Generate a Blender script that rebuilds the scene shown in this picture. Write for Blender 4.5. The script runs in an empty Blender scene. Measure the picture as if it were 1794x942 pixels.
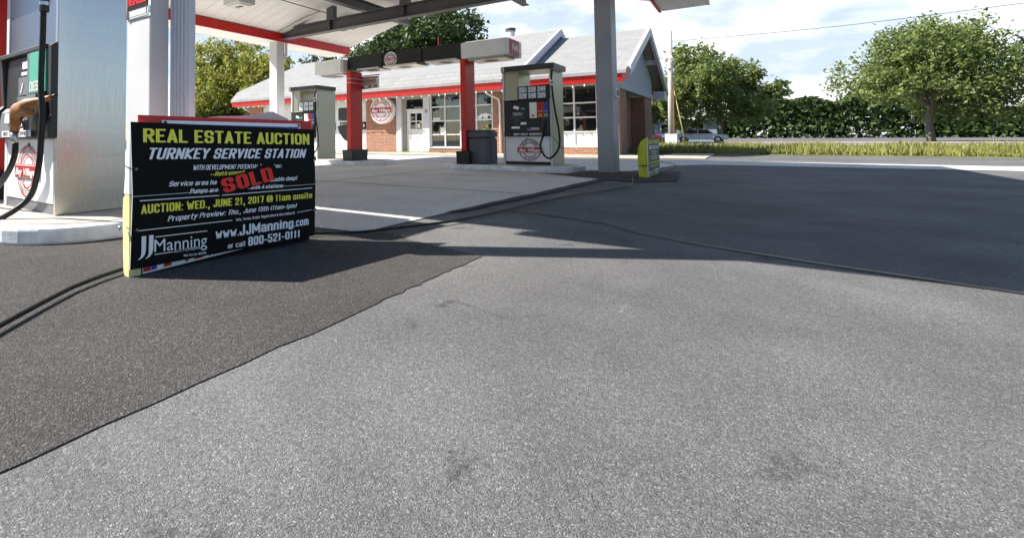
import bpy, bmesh, math, random
import numpy as np
from mathutils import Vector, Matrix

S = bpy.context.scene
COL = S.collection
R = math.radians

# ------------------------------------------------------------------ camera, world, sun, exposure
cam = bpy.data.objects.new('camera', bpy.data.cameras.new('camera'))
COL.objects.link(cam)
S.camera = cam
_r = (0.77811, 0.62808, -0.00729)
_d = (-0.0301, 0.0253, -0.99922)
_f = (-0.62741, 0.77774, 0.03847)
_r, _f = Vector(_r).normalized(), Vector(_f).normalized()
_u = _r.cross(_f).normalized()
_f = _u.cross(_r).normalized()
cam.matrix_world = Matrix(((_r.x, _u.x, -_f.x, 0), (_r.y, _u.y, -_f.y, 0), (_r.z, _u.z, -_f.z, .78), (0, 0, 0, 1)))
cam.data.sensor_width = 36
cam.data.lens = 888.44 / 1794 * 36
cam.data.shift_x = (897 - 600) / 1794
cam.data.shift_y = -(471 - 207.44) / 1794
cam.data.clip_start = .05
cam.data.clip_end = 3000

SUN_EL = math.atan2(1, math.hypot(.95, .60))
W = bpy.data.worlds.new('World')
S.world = W
W.use_nodes = True
wn, wl = W.node_tree.nodes, W.node_tree.links
bg = wn['Background']
sky = wn.new('ShaderNodeTexSky')
sky.sky_type = 'NISHITA'
sky.sun_disc = False
sky.sun_elevation = SUN_EL
sky.sun_rotation = R(237.7)
sky.air_density = 1.0
sky.dust_density = .3
sky.ozone_density = 2.5
bg.inputs[1].default_value = .075
tc = wn.new('ShaderNodeTexCoord')
mp = wn.new('ShaderNodeMapping')
mp.inputs['Scale'].default_value = (1, 1, 2.4)
mp.inputs['Location'].default_value = (.35, .12, .2)
wl.new(tc.outputs['Generated'], mp.inputs['Vector'])
n1 = wn.new('ShaderNodeTexNoise')
n1.inputs['Scale'].default_value = 4.2
n1.inputs['Detail'].default_value = 9
n1.inputs['Roughness'].default_value = .58
n1.inputs['Distortion'].default_value = .4
wl.new(mp.outputs[0], n1.inputs['Vector'])
cr = wn.new('ShaderNodeValToRGB')
cr.color_ramp.elements[0].position = .40
cr.color_ramp.elements[0].color = (.72, .72, .72, 1)
cr.color_ramp.elements[1].position = .56
cr.color_ramp.elements[1].color = (1, 1, 1, 1)
wl.new(n1.outputs['Fac'], cr.inputs[0])
mx = wn.new('ShaderNodeMix')
mx.data_type = 'RGBA'
# the cloud bank stands to the north, over the station; the rest of the dome is clear
dt = wn.new('ShaderNodeVectorMath'); dt.operation = 'DOT_PRODUCT'
dt.inputs[1].default_value = Vector((-.25, .95, .12)).normalized()
wl.new(tc.outputs['Generated'], dt.inputs[0])
fr = wn.new('ShaderNodeMapRange'); fr.interpolation_type = 'SMOOTHSTEP'
fr.inputs[1].default_value = .62; fr.inputs[2].default_value = .86
wl.new(dt.outputs['Value'], fr.inputs[0])
mk = wn.new('ShaderNodeMath'); mk.operation = 'MULTIPLY'
wl.new(cr.outputs[0], mk.inputs[0]); wl.new(fr.outputs[0], mk.inputs[1])
wl.new(mk.outputs[0], mx.inputs[0])
wl.new(sky.outputs[0], mx.inputs[6])
n2 = wn.new('ShaderNodeTexNoise')
n2.inputs['Scale'].default_value = 5.5
n2.inputs['Detail'].default_value = 6
wl.new(mp.outputs[0], n2.inputs['Vector'])
cr2 = wn.new('ShaderNodeValToRGB')
cr2.color_ramp.elements[0].position = .40
cr2.color_ramp.elements[0].color = (5.0, 5.95, 7.2, 1)
cr2.color_ramp.elements[1].position = .56
cr2.color_ramp.elements[1].color = (9.3, 9.3, 9.3, 1)
wl.new(n2.outputs['Fac'], cr2.inputs[0])
wl.new(cr2.outputs[0], mx.inputs[7])
wl.new(mx.outputs[2], bg.inputs[0])

sun = bpy.data.objects.new('sun', bpy.data.lights.new('sun', 'SUN'))
COL.objects.link(sun)
sun.data.energy = 5.0
sun.data.angle = R(.5)
sun.data.color = (1, .95, .87)
sun.rotation_euler = Vector((.95, .60, -1)).to_track_quat('-Z', 'Y').to_euler()
sun.location = (-30, -20, 40)

S.view_settings.view_transform = 'Standard'
S.view_settings.look = 'None'
S.view_settings.exposure = 1.0
S.view_settings.gamma = 1
S.view_settings.use_curve_mapping = False

rnd = random.Random(7)

# ------------------------------------------------------------------ materials
MATS = {}
def new_mat(name):
    m = bpy.data.materials.new(name)
    m.use_nodes = True
    MATS[name] = m
    return m, m.node_tree.nodes, m.node_tree.links, m.node_tree.nodes['Principled BSDF']

def mat(name, col, rough=.5, metal=0., var=.08, vscale=3., bump=0., bscale=60., spec=.5, stretch=None, coat=0.):
    """Plain painted / plastic surface with mottled colour, uneven gloss and optional fine bump."""
    if name in MATS:
        return MATS[name]
    m, N, L, b = new_mat(name)
    t = N.new('ShaderNodeTexCoord')
    vec = t.outputs['Object']
    if stretch:
        k = N.new('ShaderNodeMapping')
        k.inputs['Scale'].default_value = stretch
        L.new(vec, k.inputs['Vector'])
        vec = k.outputs[0]
    n = N.new('ShaderNodeTexNoise')
    n.inputs['Scale'].default_value = vscale
    n.inputs['Detail'].default_value = 6
    L.new(vec, n.inputs['Vector'])
    r = N.new('ShaderNodeValToRGB')
    r.color_ramp.elements[0].position = .3
    r.color_ramp.elements[1].position = .7
    c = Vector(col)
    r.color_ramp.elements[0].color = (*(c * (1 - var)), 1)
    r.color_ramp.elements[1].color = (*[min(1, x) for x in c * (1 + var)], 1)
    L.new(n.outputs['Fac'], r.inputs[0])
    L.new(r.outputs[0], b.inputs['Base Color'])
    q = N.new('ShaderNodeMapRange')
    q.inputs[3].default_value = max(.02, rough - .1)
    q.inputs[4].default_value = min(1, rough + .1)
    L.new(n.outputs['Fac'], q.inputs[0])
    L.new(q.outputs[0], b.inputs['Roughness'])
    b.inputs['Metallic'].default_value = metal
    b.inputs['Specular IOR Level'].default_value = spec
    b.inputs['Coat Weight'].default_value = coat
    if bump:
        n3 = N.new('ShaderNodeTexNoise')
        n3.inputs['Scale'].default_value = bscale
        n3.inputs['Detail'].default_value = 5
        L.new(vec, n3.inputs['Vector'])
        bp = N.new('ShaderNodeBump')
        bp.inputs['Strength'].default_value = bump
        bp.inputs['Distance'].default_value = .01
        L.new(n3.outputs['Fac'], bp.inputs['Height'])
        L.new(bp.outputs[0], b.inputs['Normal'])
    return m

def aggregate(name, dark, light, cell, speck, bump, rough=.9, patches=.25, wear=0.):
    """Asphalt / concrete: stones in a binder, stains, worn patches."""
    m, N, L, b = new_mat(name)
    t = N.new('ShaderNodeTexCoord')
    o = t.outputs['Object']
    v = N.new('ShaderNodeTexVoronoi')
    v.inputs['Scale'].default_value = cell
    L.new(o, v.inputs['Vector'])
    sep = N.new('ShaderNodeSeparateColor')
    L.new(v.outputs['Color'], sep.inputs[0])
    r = N.new('ShaderNodeValToRGB')
    e = r.color_ramp.elements
    e[0].position = 0; e[0].color = (*dark, 1)
    e[1].position = .8; e[1].color = (*light, 1)
    x = e.new(.93); x.color = (*light, 1)
    x = e.new(.985); x.color = (*speck, 1)
    L.new(sep.outputs[0], r.inputs[0])
    big = N.new('ShaderNodeTexNoise')
    big.inputs['Scale'].default_value = .8
    big.inputs['Detail'].default_value = 8
    big.inputs['Roughness'].default_value = .65
    L.new(o, big.inputs['Vector'])
    rb = N.new('ShaderNodeMapRange')
    rb.inputs[1].default_value = .3; rb.inputs[2].default_value = .7
    rb.inputs[3].default_value = 1 - patches; rb.inputs[4].default_value = 1 + patches
    L.new(big.outputs['Fac'], rb.inputs[0])
    fine = N.new('ShaderNodeTexNoise')
    fine.inputs['Scale'].default_value = 60
    fine.inputs['Detail'].default_value = 4
    L.new(o, fine.inputs['Vector'])
    rf = N.new('ShaderNodeMapRange')
    rf.inputs[1].default_value = .3; rf.inputs[2].default_value = .7
    rf.inputs[3].default_value = .8; rf.inputs[4].default_value = 1.2
    L.new(fine.outputs['Fac'], rf.inputs[0])
    mu = N.new('ShaderNodeMath'); mu.operation = 'MULTIPLY'
    L.new(rb.outputs[0], mu.inputs[0]); L.new(rf.outputs[0], mu.inputs[1])
    if wear:
        # oil drips and dark stains, pale scuffs, fine dust
        def spots(scale, lo, hi, v0, v1, stretch=(1, 1, 1), dist=.6):
            k = N.new('ShaderNodeMapping'); k.inputs['Scale'].default_value = stretch; k.inputs['Rotation'].default_value = (0, 0, .5)
            L.new(o, k.inputs['Vector'])
            n_ = N.new('ShaderNodeTexNoise'); n_.inputs['Scale'].default_value = scale; n_.inputs['Detail'].default_value = 7
            n_.inputs['Roughness'].default_value = .7; n_.inputs['Distortion'].default_value = dist
            L.new(k.outputs[0], n_.inputs['Vector'])
            m_ = N.new('ShaderNodeMapRange'); m_.inputs[1].default_value = lo; m_.inputs[2].default_value = hi
            m_.inputs[3].default_value = v0; m_.inputs[4].default_value = v1
            L.new(n_.outputs['Fac'], m_.inputs[0])
            return m_.outputs[0]
        for sk in (spots(2.3, .60, .70, 1, 1 - .38 * wear), spots(5.5, .64, .72, 1, 1 + .45 * wear, (1, .35, 1)), spots(.35, .42, .62, 1 - .10 * wear, 1 + .10 * wear)):
            m2 = N.new('ShaderNodeMath'); m2.operation = 'MULTIPLY'
            L.new(mu.outputs[0], m2.inputs[0]); L.new(sk, m2.inputs[1]); mu = m2
    mm = N.new('ShaderNodeVectorMath'); mm.operation = 'SCALE'
    L.new(r.outputs[0], mm.inputs[0]); L.new(mu.outputs[0], mm.inputs['Scale'])
    L.new(mm.outputs[0], b.inputs['Base Color'])
    b.inputs['Roughness'].default_value = rough
    b.inputs['Specular IOR Level'].default_value = .35
    bp = N.new('ShaderNodeBump')
    bp.inputs['Strength'].default_value = bump
    bp.inputs['Distance'].default_value = .0045
    hm = N.new('ShaderNodeMath'); hm.operation = 'SUBTRACT'
    L.new(fine.outputs['Fac'], hm.inputs[0]); L.new(v.outputs['Distance'], hm.inputs[1])
    L.new(hm.outputs[0], bp.inputs['Height'])
    L.new(bp.outputs[0], b.inputs['Normal'])
    return m

def brick_mat(name, c1, c2, mortar):
    m, N, L, b = new_mat(name)
    t = N.new('ShaderNodeTexCoord')
    s = N.new('ShaderNodeSeparateXYZ')
    L.new(t.outputs['Object'], s.inputs[0])
    a = N.new('ShaderNodeMath'); a.operation = 'ADD'
    L.new(s.outputs[0], a.inputs[0]); L.new(s.outputs[1], a.inputs[1])
    c = N.new('ShaderNodeCombineXYZ')
    L.new(a.outputs[0], c.inputs[0]); L.new(s.outputs[2], c.inputs[1])
    k = N.new('ShaderNodeTexBrick')
    k.inputs['Scale'].default_value = 1
    k.inputs['Brick Width'].default_value = .21
    k.inputs['Row Height'].default_value = .076
    k.inputs['Mortar Size'].default_value = .010
    k.inputs['Color1'].default_value = (*c1, 1)
    k.inputs['Color2'].default_value = (*c2, 1)
    k.inputs['Mortar'].default_value = (*mortar, 1)
    L.new(c.outputs[0], k.inputs['Vector'])
    n = N.new('ShaderNodeTexNoise'); n.inputs['Scale'].default_value = 9; n.inputs['Detail'].default_value = 5
    L.new(c.outputs[0], n.inputs['Vector'])
    q = N.new('ShaderNodeMapRange'); q.inputs[3].default_value = .6; q.inputs[4].default_value = 1.4
    L.new(n.outputs['Fac'], q.inputs[0])
    mm = N.new('ShaderNodeVectorMath'); mm.operation = 'SCALE'
    L.new(k.outputs['Color'], mm.inputs[0]); L.new(q.outputs[0], mm.inputs['Scale'])
    L.new(mm.outputs[0], b.inputs['Base Color'])
    b.inputs['Roughness'].default_value = .88
    bp = N.new('ShaderNodeBump'); bp.inputs['Strength'].default_value = .5; bp.inputs['Distance'].default_value = .01
    bp.invert = True
    L.new(k.outputs['Fac'], bp.inputs['Height']); L.new(bp.outputs[0], b.inputs['Normal'])
    return m

def shingle_mat(name, c1, c2):
    m, N, L, b = new_mat(name)
    t = N.new('ShaderNodeTexCoord')
    k = N.new('ShaderNodeTexBrick')
    k.inputs['Scale'].default_value = 1
    k.inputs['Brick Width'].default_value = .5
    k.inputs['Row Height'].default_value = .17
    k.inputs['Mortar Size'].default_value = .012
    k.inputs['Color1'].default_value = (*c1, 1)
    k.inputs['Color2'].default_value = (*c2, 1)
    k.inputs['Mortar'].default_value = (*[x * .82 for x in c2], 1)
    L.new(t.outputs['Object'], k.inputs['Vector'])
    n = N.new('ShaderNodeTexNoise'); n.inputs['Scale'].default_value = 1.6; n.inputs['Detail'].default_value = 8
    L.new(t.outputs['Object'], n.inputs['Vector'])
    q = N.new('ShaderNodeMapRange'); q.inputs[3].default_value = .88; q.inputs[4].default_value = 1.1
    L.new(n.outputs['Fac'], q.inputs[0])
    mm = N.new('ShaderNodeVectorMath'); mm.operation = 'SCALE'
    L.new(k.outputs['Color'], mm.inputs[0]); L.new(q.outputs[0], mm.inputs['Scale'])
    L.new(mm.outputs[0], b.inputs['Base Color'])
    b.inputs['Roughness'].default_value = .92
    bp = N.new('ShaderNodeBump'); bp.inputs['Strength'].default_value = .4; bp.inputs['Distance'].default_value = .01
    bp.invert = True
    L.new(k.outputs['Fac'], bp.inputs['Height']); L.new(bp.outputs[0], b.inputs['Normal'])
    return m

def steel_mat(name, col, rough, streak=(2, 2, 60)):
    """Brushed sheet steel: fine streaks and slow dents in the reflection."""
    m, N, L, b = new_mat(name)
    t = N.new('ShaderNodeTexCoord')
    k = N.new('ShaderNodeMapping'); k.inputs['Scale'].default_value = streak
    L.new(t.outputs['Object'], k.inputs['Vector'])
    n = N.new('ShaderNodeTexNoise'); n.inputs['Scale'].default_value = 3; n.inputs['Detail'].default_value = 4
    L.new(k.outputs[0], n.inputs['Vector'])
    q = N.new('ShaderNodeMapRange'); q.inputs[3].default_value = rough - .06; q.inputs[4].default_value = rough + .1
    L.new(n.outputs['Fac'], q.inputs[0]); L.new(q.outputs[0], b.inputs['Roughness'])
    k2 = N.new('ShaderNodeMapping'); k2.inputs['Scale'].default_value = (.22, .22, 2.0)
    L.new(t.outputs['Object'], k2.inputs['Vector'])
    n2 = N.new('ShaderNodeTexNoise'); n2.inputs['Scale'].default_value = 1.6; n2.inputs['Detail'].default_value = 3
    L.new(k2.outputs[0], n2.inputs['Vector'])
    bp = N.new('ShaderNodeBump'); bp.inputs['Strength'].default_value = .14; bp.inputs['Distance'].default_value = .03
    L.new(n2.outputs['Fac'], bp.inputs['Height']); L.new(bp.outputs[0], b.inputs['Normal'])
    b.inputs['Base Color'].default_value = (*col, 1)
    b.inputs['Metallic'].default_value = 1
    return m

def glass_mat(name, col=(.012, .014, .016), rough=.02, ior=2.1):
    m, N, L, b = new_mat(name)
    t = N.new('ShaderNodeTexCoord')
    n = N.new('ShaderNodeTexNoise'); n.inputs['Scale'].default_value = 1.3; n.inputs['Detail'].default_value = 2
    L.new(t.outputs['Object'], n.inputs['Vector'])
    bp = N.new('ShaderNodeBump'); bp.inputs['Strength'].default_value = .06; bp.inputs['Distance'].default_value = .02
    L.new(n.outputs['Fac'], bp.inputs['Height']); L.new(bp.outputs[0], b.inputs['Normal'])
    b.inputs['Base Color'].default_value = (*col, 1)
    b.inputs['Roughness'].default_value = rough
    b.inputs['IOR'].default_value = ior
    return m

def leaf_mat(name, c1, c2, trans=.35):
    m, N, L, b = new_mat(name)
    t = N.new('ShaderNodeTexCoord')
    n = N.new('ShaderNodeTexNoise'); n.inputs['Scale'].default_value = .9; n.inputs['Detail'].default_value = 6
    n.inputs['Roughness'].default_value = .75
    L.new(t.outputs['Object'], n.inputs['Vector'])
    r = N.new('ShaderNodeValToRGB')
    r.color_ramp.elements[0].position = .35; r.color_ramp.elements[0].color = (*c1, 1)
    r.color_ramp.elements[1].position = .65; r.color_ramp.elements[1].color = (*c2, 1)
    L.new(n.outputs['Fac'], r.inputs[0])
    L.new(r.outputs[0], b.inputs['Base Color'])
    b.inputs['Roughness'].default_value = .55
    tr = N.new('ShaderNodeBsdfTranslucent')
    L.new(r.outputs[0], tr.inputs['Color'])
    ms = N.new('ShaderNodeMixShader'); ms.inputs[0].default_value = trans
    out = N['Material Output']
    L.new(b.outputs[0], ms.inputs[1]); L.new(tr.outputs[0], ms.inputs[2]); L.new(ms.outputs[0], out.inputs[0])
    return m

M_ASPH = aggregate('old_grey_asphalt', (.080, .080, .083), (.172, .170, .168), 300, (.32, .315, .30), .6, patches=.24, wear=1.4)
M_BROWN = aggregate('brown_patch_asphalt', (.034, .032, .031), (.088, .083, .080), 210, (.18, .175, .165), .9, patches=.24, wear=.6)
M_TAR = aggregate('fresh_tar_asphalt', (.02, .02, .022), (.045, .044, .046), 85, (.12, .12, .12), .8)
M_CONC = aggregate('pad_concrete', (.58, .555, .505), (.66, .635, .58), 130, (.66, .65, .62), .12, rough=.85, patches=.16, wear=.35)
M_WALK = aggregate('walk_concrete', (.42, .37, .30), (.52, .46, .38), 90, (.56, .5, .42), .2, rough=.9, patches=.2)
M_GRASSG = aggregate('verge_soil', (.10, .12, .03), (.2, .22, .06), 40, (.3, .28, .12), .6, patches=.4)
M_KERB = mat('worn_white_kerb_paint', (.72, .73, .74), .7, var=.2, vscale=7, bump=.2, bscale=40)
M_ISLE = mat('island_top_concrete', (.5, .46, .4), .85, var=.15, vscale=6, bump=.3)
M_STEEL = steel_mat('brushed_steel', (.60, .585, .565), .27, (40, 40, 1.2))
M_STEELD = steel_mat('dark_brushed_steel', (.30, .31, .34), .3, (40, 40, 1.2))
M_STEELG = steel_mat('warm_brushed_steel', (.44, .42, .34), .36, (40, 40, 1.2))
M_LGREY = mat('pale_grey_paint', (.74, .74, .74), .45, var=.05)
M_BOX = mat('sign_box_white', (.84, .84, .84), .45, var=.04)
M_DOORW = mat('pump_door_paint', (.88, .87, .86), .4, var=.05, vscale=2)
M_COLUMN = mat('column_paint', (.60, .59, .60), .5, var=.07, vscale=2, bump=.08, bscale=30)
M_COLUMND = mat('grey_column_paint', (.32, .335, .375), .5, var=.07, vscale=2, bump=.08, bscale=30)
M_SPOUT = mat('downspout_paint', (.60, .60, .64), .45, var=.04)
M_CHORD = mat('beam_grey_paint', (.10, .10, .105), .5, var=.12, vscale=2)
M_DECK = mat('canopy_white_deck', (.84, .825, .80), .55, var=.04, vscale=1.5)
M_WHITE = mat('white_paint', (.78, .78, .77), .45, var=.05)
M_RED = mat('red_paint', (.58, .016, .014), .42, var=.12, vscale=3)
M_REDD = mat('deep_red_paint', (.40, .012, .014), .45, var=.12, vscale=3)
M_BLACK = mat('black_plastic', (.012, .012, .014), .42, var=.25, vscale=5)
M_DARKG = mat('charcoal_plastic', (.035, .037, .042), .5, var=.15, vscale=5, bump=.1, bscale=200)
M_SLATE = mat('slate_cap_paint', (.04, .045, .055), .4, var=.1)
M_BIN = mat('bin_plastic', (.08, .09, .11), .5, var=.12, bump=.15, bscale=150)
M_RUB = mat('hose_rubber', (.010, .011, .011), .45, var=.3, vscale=20, spec=.3)
M_CHROME = mat('nozzle_metal', (.55, .55, .55), .3, metal=1, var=.1)
M_ORANGE = mat('worn_orange_vinyl', (.30, .12, .035), .55, var=.35, vscale=18, bump=.3, bscale=40)
M_GREEN = mat('diesel_green', (.08, .40, .26), .35, var=.06)
M_SCREEN = mat('lcd_screen', (.25, .34, .36), .2, var=.1)
M_GREY = mat('mid_grey_plastic', (.16, .165, .18), .45, var=.1)
M_BLUE = mat('button_blue', (.025, .07, .35), .35, var=.06)
M_BRED = mat('button_red', (.45, .012, .018), .35, var=.06)
M_YEL = mat('octane_yellow', (.60, .52, .03), .4, var=.06)
M_SIGNB = mat('sign_black_vinyl', (.008, .008, .007), .6, var=.25, vscale=4, spec=.12)
M_SIGNO = mat('sign_vinyl_olive_sheen', (.075, .068, .026), .5, var=.3, vscale=4)  # olive tint paints in the yellowish sheen the board reflects at grazing angle
M_SIGNY = mat('sign_yellow_ink', (.93, .87, .08), .5, var=.06, vscale=20)
M_SIGNW = mat('sign_white_ink', (.92, .93, .97), .5, var=.04, vscale=20)
M_STAMP = mat('sold_red_vinyl', (.95, .006, .003), .4, var=.05)
M_YBOARD = mat('faded_yellow_plastic', (.66, .62, .30), .5, var=.14, vscale=6)
M_YBOARD2 = mat('bright_yellow_plastic', (.56, .56, .03), .5, var=.14, vscale=6)
M_CORR = mat('white_corrugated_plastic', (.74, .74, .72), .45, var=.05)
M_PINKW = mat('pinkish_white_sheet', (.70, .55, .50), .5, var=.12)
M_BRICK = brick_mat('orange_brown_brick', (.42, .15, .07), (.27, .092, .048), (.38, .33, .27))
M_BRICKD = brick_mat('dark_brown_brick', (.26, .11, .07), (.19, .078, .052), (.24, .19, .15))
M_SHING = shingle_mat('pale_shingles', (.32, .32, .315), (.28, .28, .28))
M_SIDING = mat('lilac_grey_siding', (.29, .32, .40), .6, var=.06, vscale=4)
M_RAKE = mat('rake_board_paint', (.55, .54, .60), .5, var=.06)
M_SOFFIT = mat('taupe_soffit_paint', (.36, .34, .29), .6, var=.08)
M_GLASS = glass_mat('window_glass')
M_GDOOR = mat('garage_door_white', (.76, .77, .76), .45, var=.05)
M_JAMB = mat('jamb_grey_white', (.62, .63, .66), .5, var=.05)
M_BULB = mat('bulb_white', (.8, .8, .78), .3, var=.05)
M_WIRE = mat('wire_black', (.02, .02, .02), .5)
M_LINK = mat('logo_dark_red', (.20, .012, .02), .5)
M_LINKT = mat('logo_letter_grey', (.10, .08, .11), .5)
M_LBAR = mat('logo_bar_red', (.46, .015, .02), .45)
M_SGNW = mat('enamel_white', (.86, .84, .80), .3, var=.05, vscale=4)
M_BARK = mat('grey_bark', (.20, .17, .14), .9, var=.35, vscale=8, bump=.8, bscale=30)
M_POLE = mat('weathered_pole', (.55, .50, .47), .85, var=.2, vscale=6, stretch=(4, 4, .4))
M_LAMP = mat('lamp_lens', (.70, .70, .66), .3)
M_SEAM = mat('tar_seam', (.016, .016, .018), .55, var=.2, vscale=12)
M_HOUSE = mat('blue_grey_clapboard', (.26, .33, .40), .7, var=.08)
M_CARR = mat('maroon_car_paint', (.18, .01, .02), .25, coat=.6)
M_CARW = mat('white_car_paint', (.70, .70, .72), .25, coat=.6)
M_CARB = mat('blue_car_paint', (.05, .12, .28), .25, coat=.6)
M_CARG = glass_mat('car_glass')
M_TYRE = mat('tyre', (.02, .02, .02), .8)
M_LEAF_Y = leaf_mat('sunny_leaves', (.15, .19, .026), (.43, .42, .09), .5)
M_LEAF_D = leaf_mat('deep_green_leaves', (.026, .055, .014), (.085, .125, .030), .28)
M_LEAF_B = leaf_mat('pale_leaves', (.10, .15, .04), (.28, .33, .10), .45)
M_GRASS = leaf_mat('grass_blades', (.14, .17, .035), (.36, .34, .10), .3)

# ------------------------------------------------------------------ mesh helpers
class MB:
    def __init__(s):
        s.v, s.f, s.mi, s.ms = [], [], [], []
    def slot(s, m):
        if m not in s.ms:
            s.ms.append(m)
        return s.ms.index(m)
    def add(s, verts, faces, m):
        o = len(s.v); k = s.slot(m)
        s.v += [tuple(p) for p in verts]
        for f in faces:
            s.f.append(tuple(i + o for i in f)); s.mi.append(k)
        return s
    def box(s, x0, x1, y0, y1, z0, z1, m):
        v = [(x, y, z) for z in (z0, z1) for x, y in ((x0, y0), (x1, y0), (x1, y1), (x0, y1))]
        return s.add(v, [(3, 2, 1, 0), (4, 5, 6, 7), (0, 1, 5, 4), (1, 2, 6, 5), (2, 3, 7, 6), (3, 0, 4, 7)], m)
    def prism(s, pts, axis, a, b, m):
        """pts: 2-D polygon; axis 'x' -> (y,z), 'y' -> (x,z), 'z' -> (x,y)"""
        def mk(p, t):
            return {'x': (t, p[0], p[1]), 'y': (p[0], t, p[1]), 'z': (p[0], p[1], t)}[axis]
        n = len(pts)
        v = [mk(p, a) for p in pts] + [mk(p, b) for p in pts]
        f = [tuple(range(n - 1, -1, -1)), tuple(range(n, 2 * n))]
        f += [(i, (i + 1) % n, n + (i + 1) % n, n + i) for i in range(n)]
        return s.add(v, f, m)
    def tube(s, pts, r, m, n=10, smooth_steps=0):
        P = [Vector(p) for p in pts]
        rr = list(r) if isinstance(r, (list, tuple)) else [r] * len(P)
        if smooth_steps:
            Q, q = [], []
            for i in range(len(P) - 1):
                p0, p1, p2, p3 = P[max(i - 1, 0)], P[i], P[i + 1], P[min(i + 2, len(P) - 1)]
                for k in range(smooth_steps):
                    t = k / smooth_steps
                    Q.append(.5 * ((2 * p1) + (p2 - p0) * t + (2 * p0 - 5 * p1 + 4 * p2 - p3) * t * t + (3 * p1 - p0 - 3 * p2 + p3) * t ** 3))
                    q.append(rr[i] * (1 - t) + rr[i + 1] * t)
            Q.append(P[-1]); q.append(rr[-1])
            P, rr = Q, q
        v, f = [], []
        nrm = None
        for i, p in enumerate(P):
            t = (P[min(i + 1, len(P) - 1)] - P[max(i - 1, 0)])
            t = t.normalized() if t.length > 1e-9 else Vector((0, 0, 1))
            if nrm is None:
                nrm = t.orthogonal().normalized()
            nrm = (nrm - t * nrm.dot(t))
            nrm = nrm.normalized() if nrm.length > 1e-6 else t.orthogonal().normalized()
            bn = t.cross(nrm)
            for k in range(n):
                a = 2 * math.pi * k / n
                v.append(p + (nrm * math.cos(a) + bn * math.sin(a)) * rr[i])
        for i in range(len(P) - 1):
            for k in range(n):
                a, b = i * n + k, i * n + (k + 1) % n
                f.append((a, b, b + n, a + n))
        f.append(tuple(range(n - 1, -1, -1)))
        f.append(tuple(range((len(P) - 1) * n, len(P) * n)))
        return s.add(v, f, m)
    def disc(s, c, ux, uz, r0, r1, m, n=40, a0=0, a1=2 * math.pi):
        """flat ring (r0 inner, r1 outer) or full disc when r0 == 0"""
        c, ux, uz = Vector(c), Vector(ux), Vector(uz)
        full = abs(a1 - a0 - 2 * math.pi) < 1e-6
        A = [a0 + (a1 - a0) * i / n for i in range(n if full else n + 1)]
        pt = lambda r, a: c + ux * (r * math.cos(a)) + uz * (r * math.sin(a))
        k = len(A)
        if r0 == 0:
            return s.add([pt(r1, a) for a in A], [tuple(range(k))], m)
        v = [pt(r0, a) for a in A] + [pt(r1, a) for a in A]
        f = [(i, k + i, k + (i + 1) % k, (i + 1) % k) for i in range(k if full else k - 1)]
        return s.add(v, f, m)
    def lathe(s, prof, c, axis, m, n=32):
        """prof: (radius, height along axis)"""
        c, ax = Vector(c), Vector(axis).normalized()
        u = ax.orthogonal().normalized(); w = ax.cross(u)
        v = []
        for r, h in prof:
            for k in range(n):
                a = 2 * math.pi * k / n
                v.append(c + ax * h + (u * math.cos(a) + w * math.sin(a)) * r)
        f = []
        for i in range(len(prof) - 1):
            for k in range(n):
                a, b = i * n + k, i * n + (k + 1) % n
                f.append((a, b, b + n, a + n))
        f.append(tuple(range(n - 1, -1, -1)))
        f.append(tuple(range((len(prof) - 1) * n, len(prof) * n)))
        return s.add(v, f, m)
    def quad(s, a, b, c, d, m):
        return s.add([a, b, c, d], [(0, 1, 2, 3)], m)

def origin(o):
    v = Vector((0, 0, 0))
    while o:
        v += o.location
        o = o.parent
    return v

def build(name, mb, parent=None, bevel=0., smooth=False, loc=None):
    me = bpy.data.meshes.new(name)
    off = origin(parent) if parent else Vector(loc or (0, 0, 0))
    me.from_pydata([tuple(Vector(p) - off) for p in mb.v], [], mb.f)
    for m in mb.ms:
        me.materials.append(m)
    me.polygons.foreach_set('material_index', mb.mi)
    me.update()
    o = bpy.data.objects.new(name, me)
    COL.objects.link(o)
    if parent:
        o.parent = parent
    elif loc:
        o.location = loc
    bm = bmesh.new(); bm.from_mesh(me)
    bmesh.ops.recalc_face_normals(bm, faces=bm.faces) if not getattr(mb, 'flat', False) else None
    bm.to_mesh(me); bm.free()
    if smooth:
        for p in me.polygons:
            p.use_smooth = True
    if bevel:
        b = o.modifiers.new('bevel', 'BEVEL')
        b.width = bevel; b.segments = 2; b.limit_method = 'ANGLE'; b.angle_limit = R(40)
    return o

def thing(name, label, cat, loc, group=None):
    o = bpy.data.objects.new(name, None)
    o.empty_display_size = .1
    COL.objects.link(o)
    o.location = loc
    o['label'] = label; o['category'] = cat
    if group:
        o['group'] = group
    return o

def tag(o, label, cat, group=None):
    o['label'] = label; o['category'] = cat
    if group:
        o['group'] = group
    return o

def structure(name, mb, **k):
    o = build(name, mb, **k)
    o['kind'] = 'structure'
    return o

def copy_tree(o, parent=None):
    c = o.copy(); COL.objects.link(c)
    if parent:
        c.parent = parent
    for ch in list(o.children):
        copy_tree(ch, c)
    return c

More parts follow.
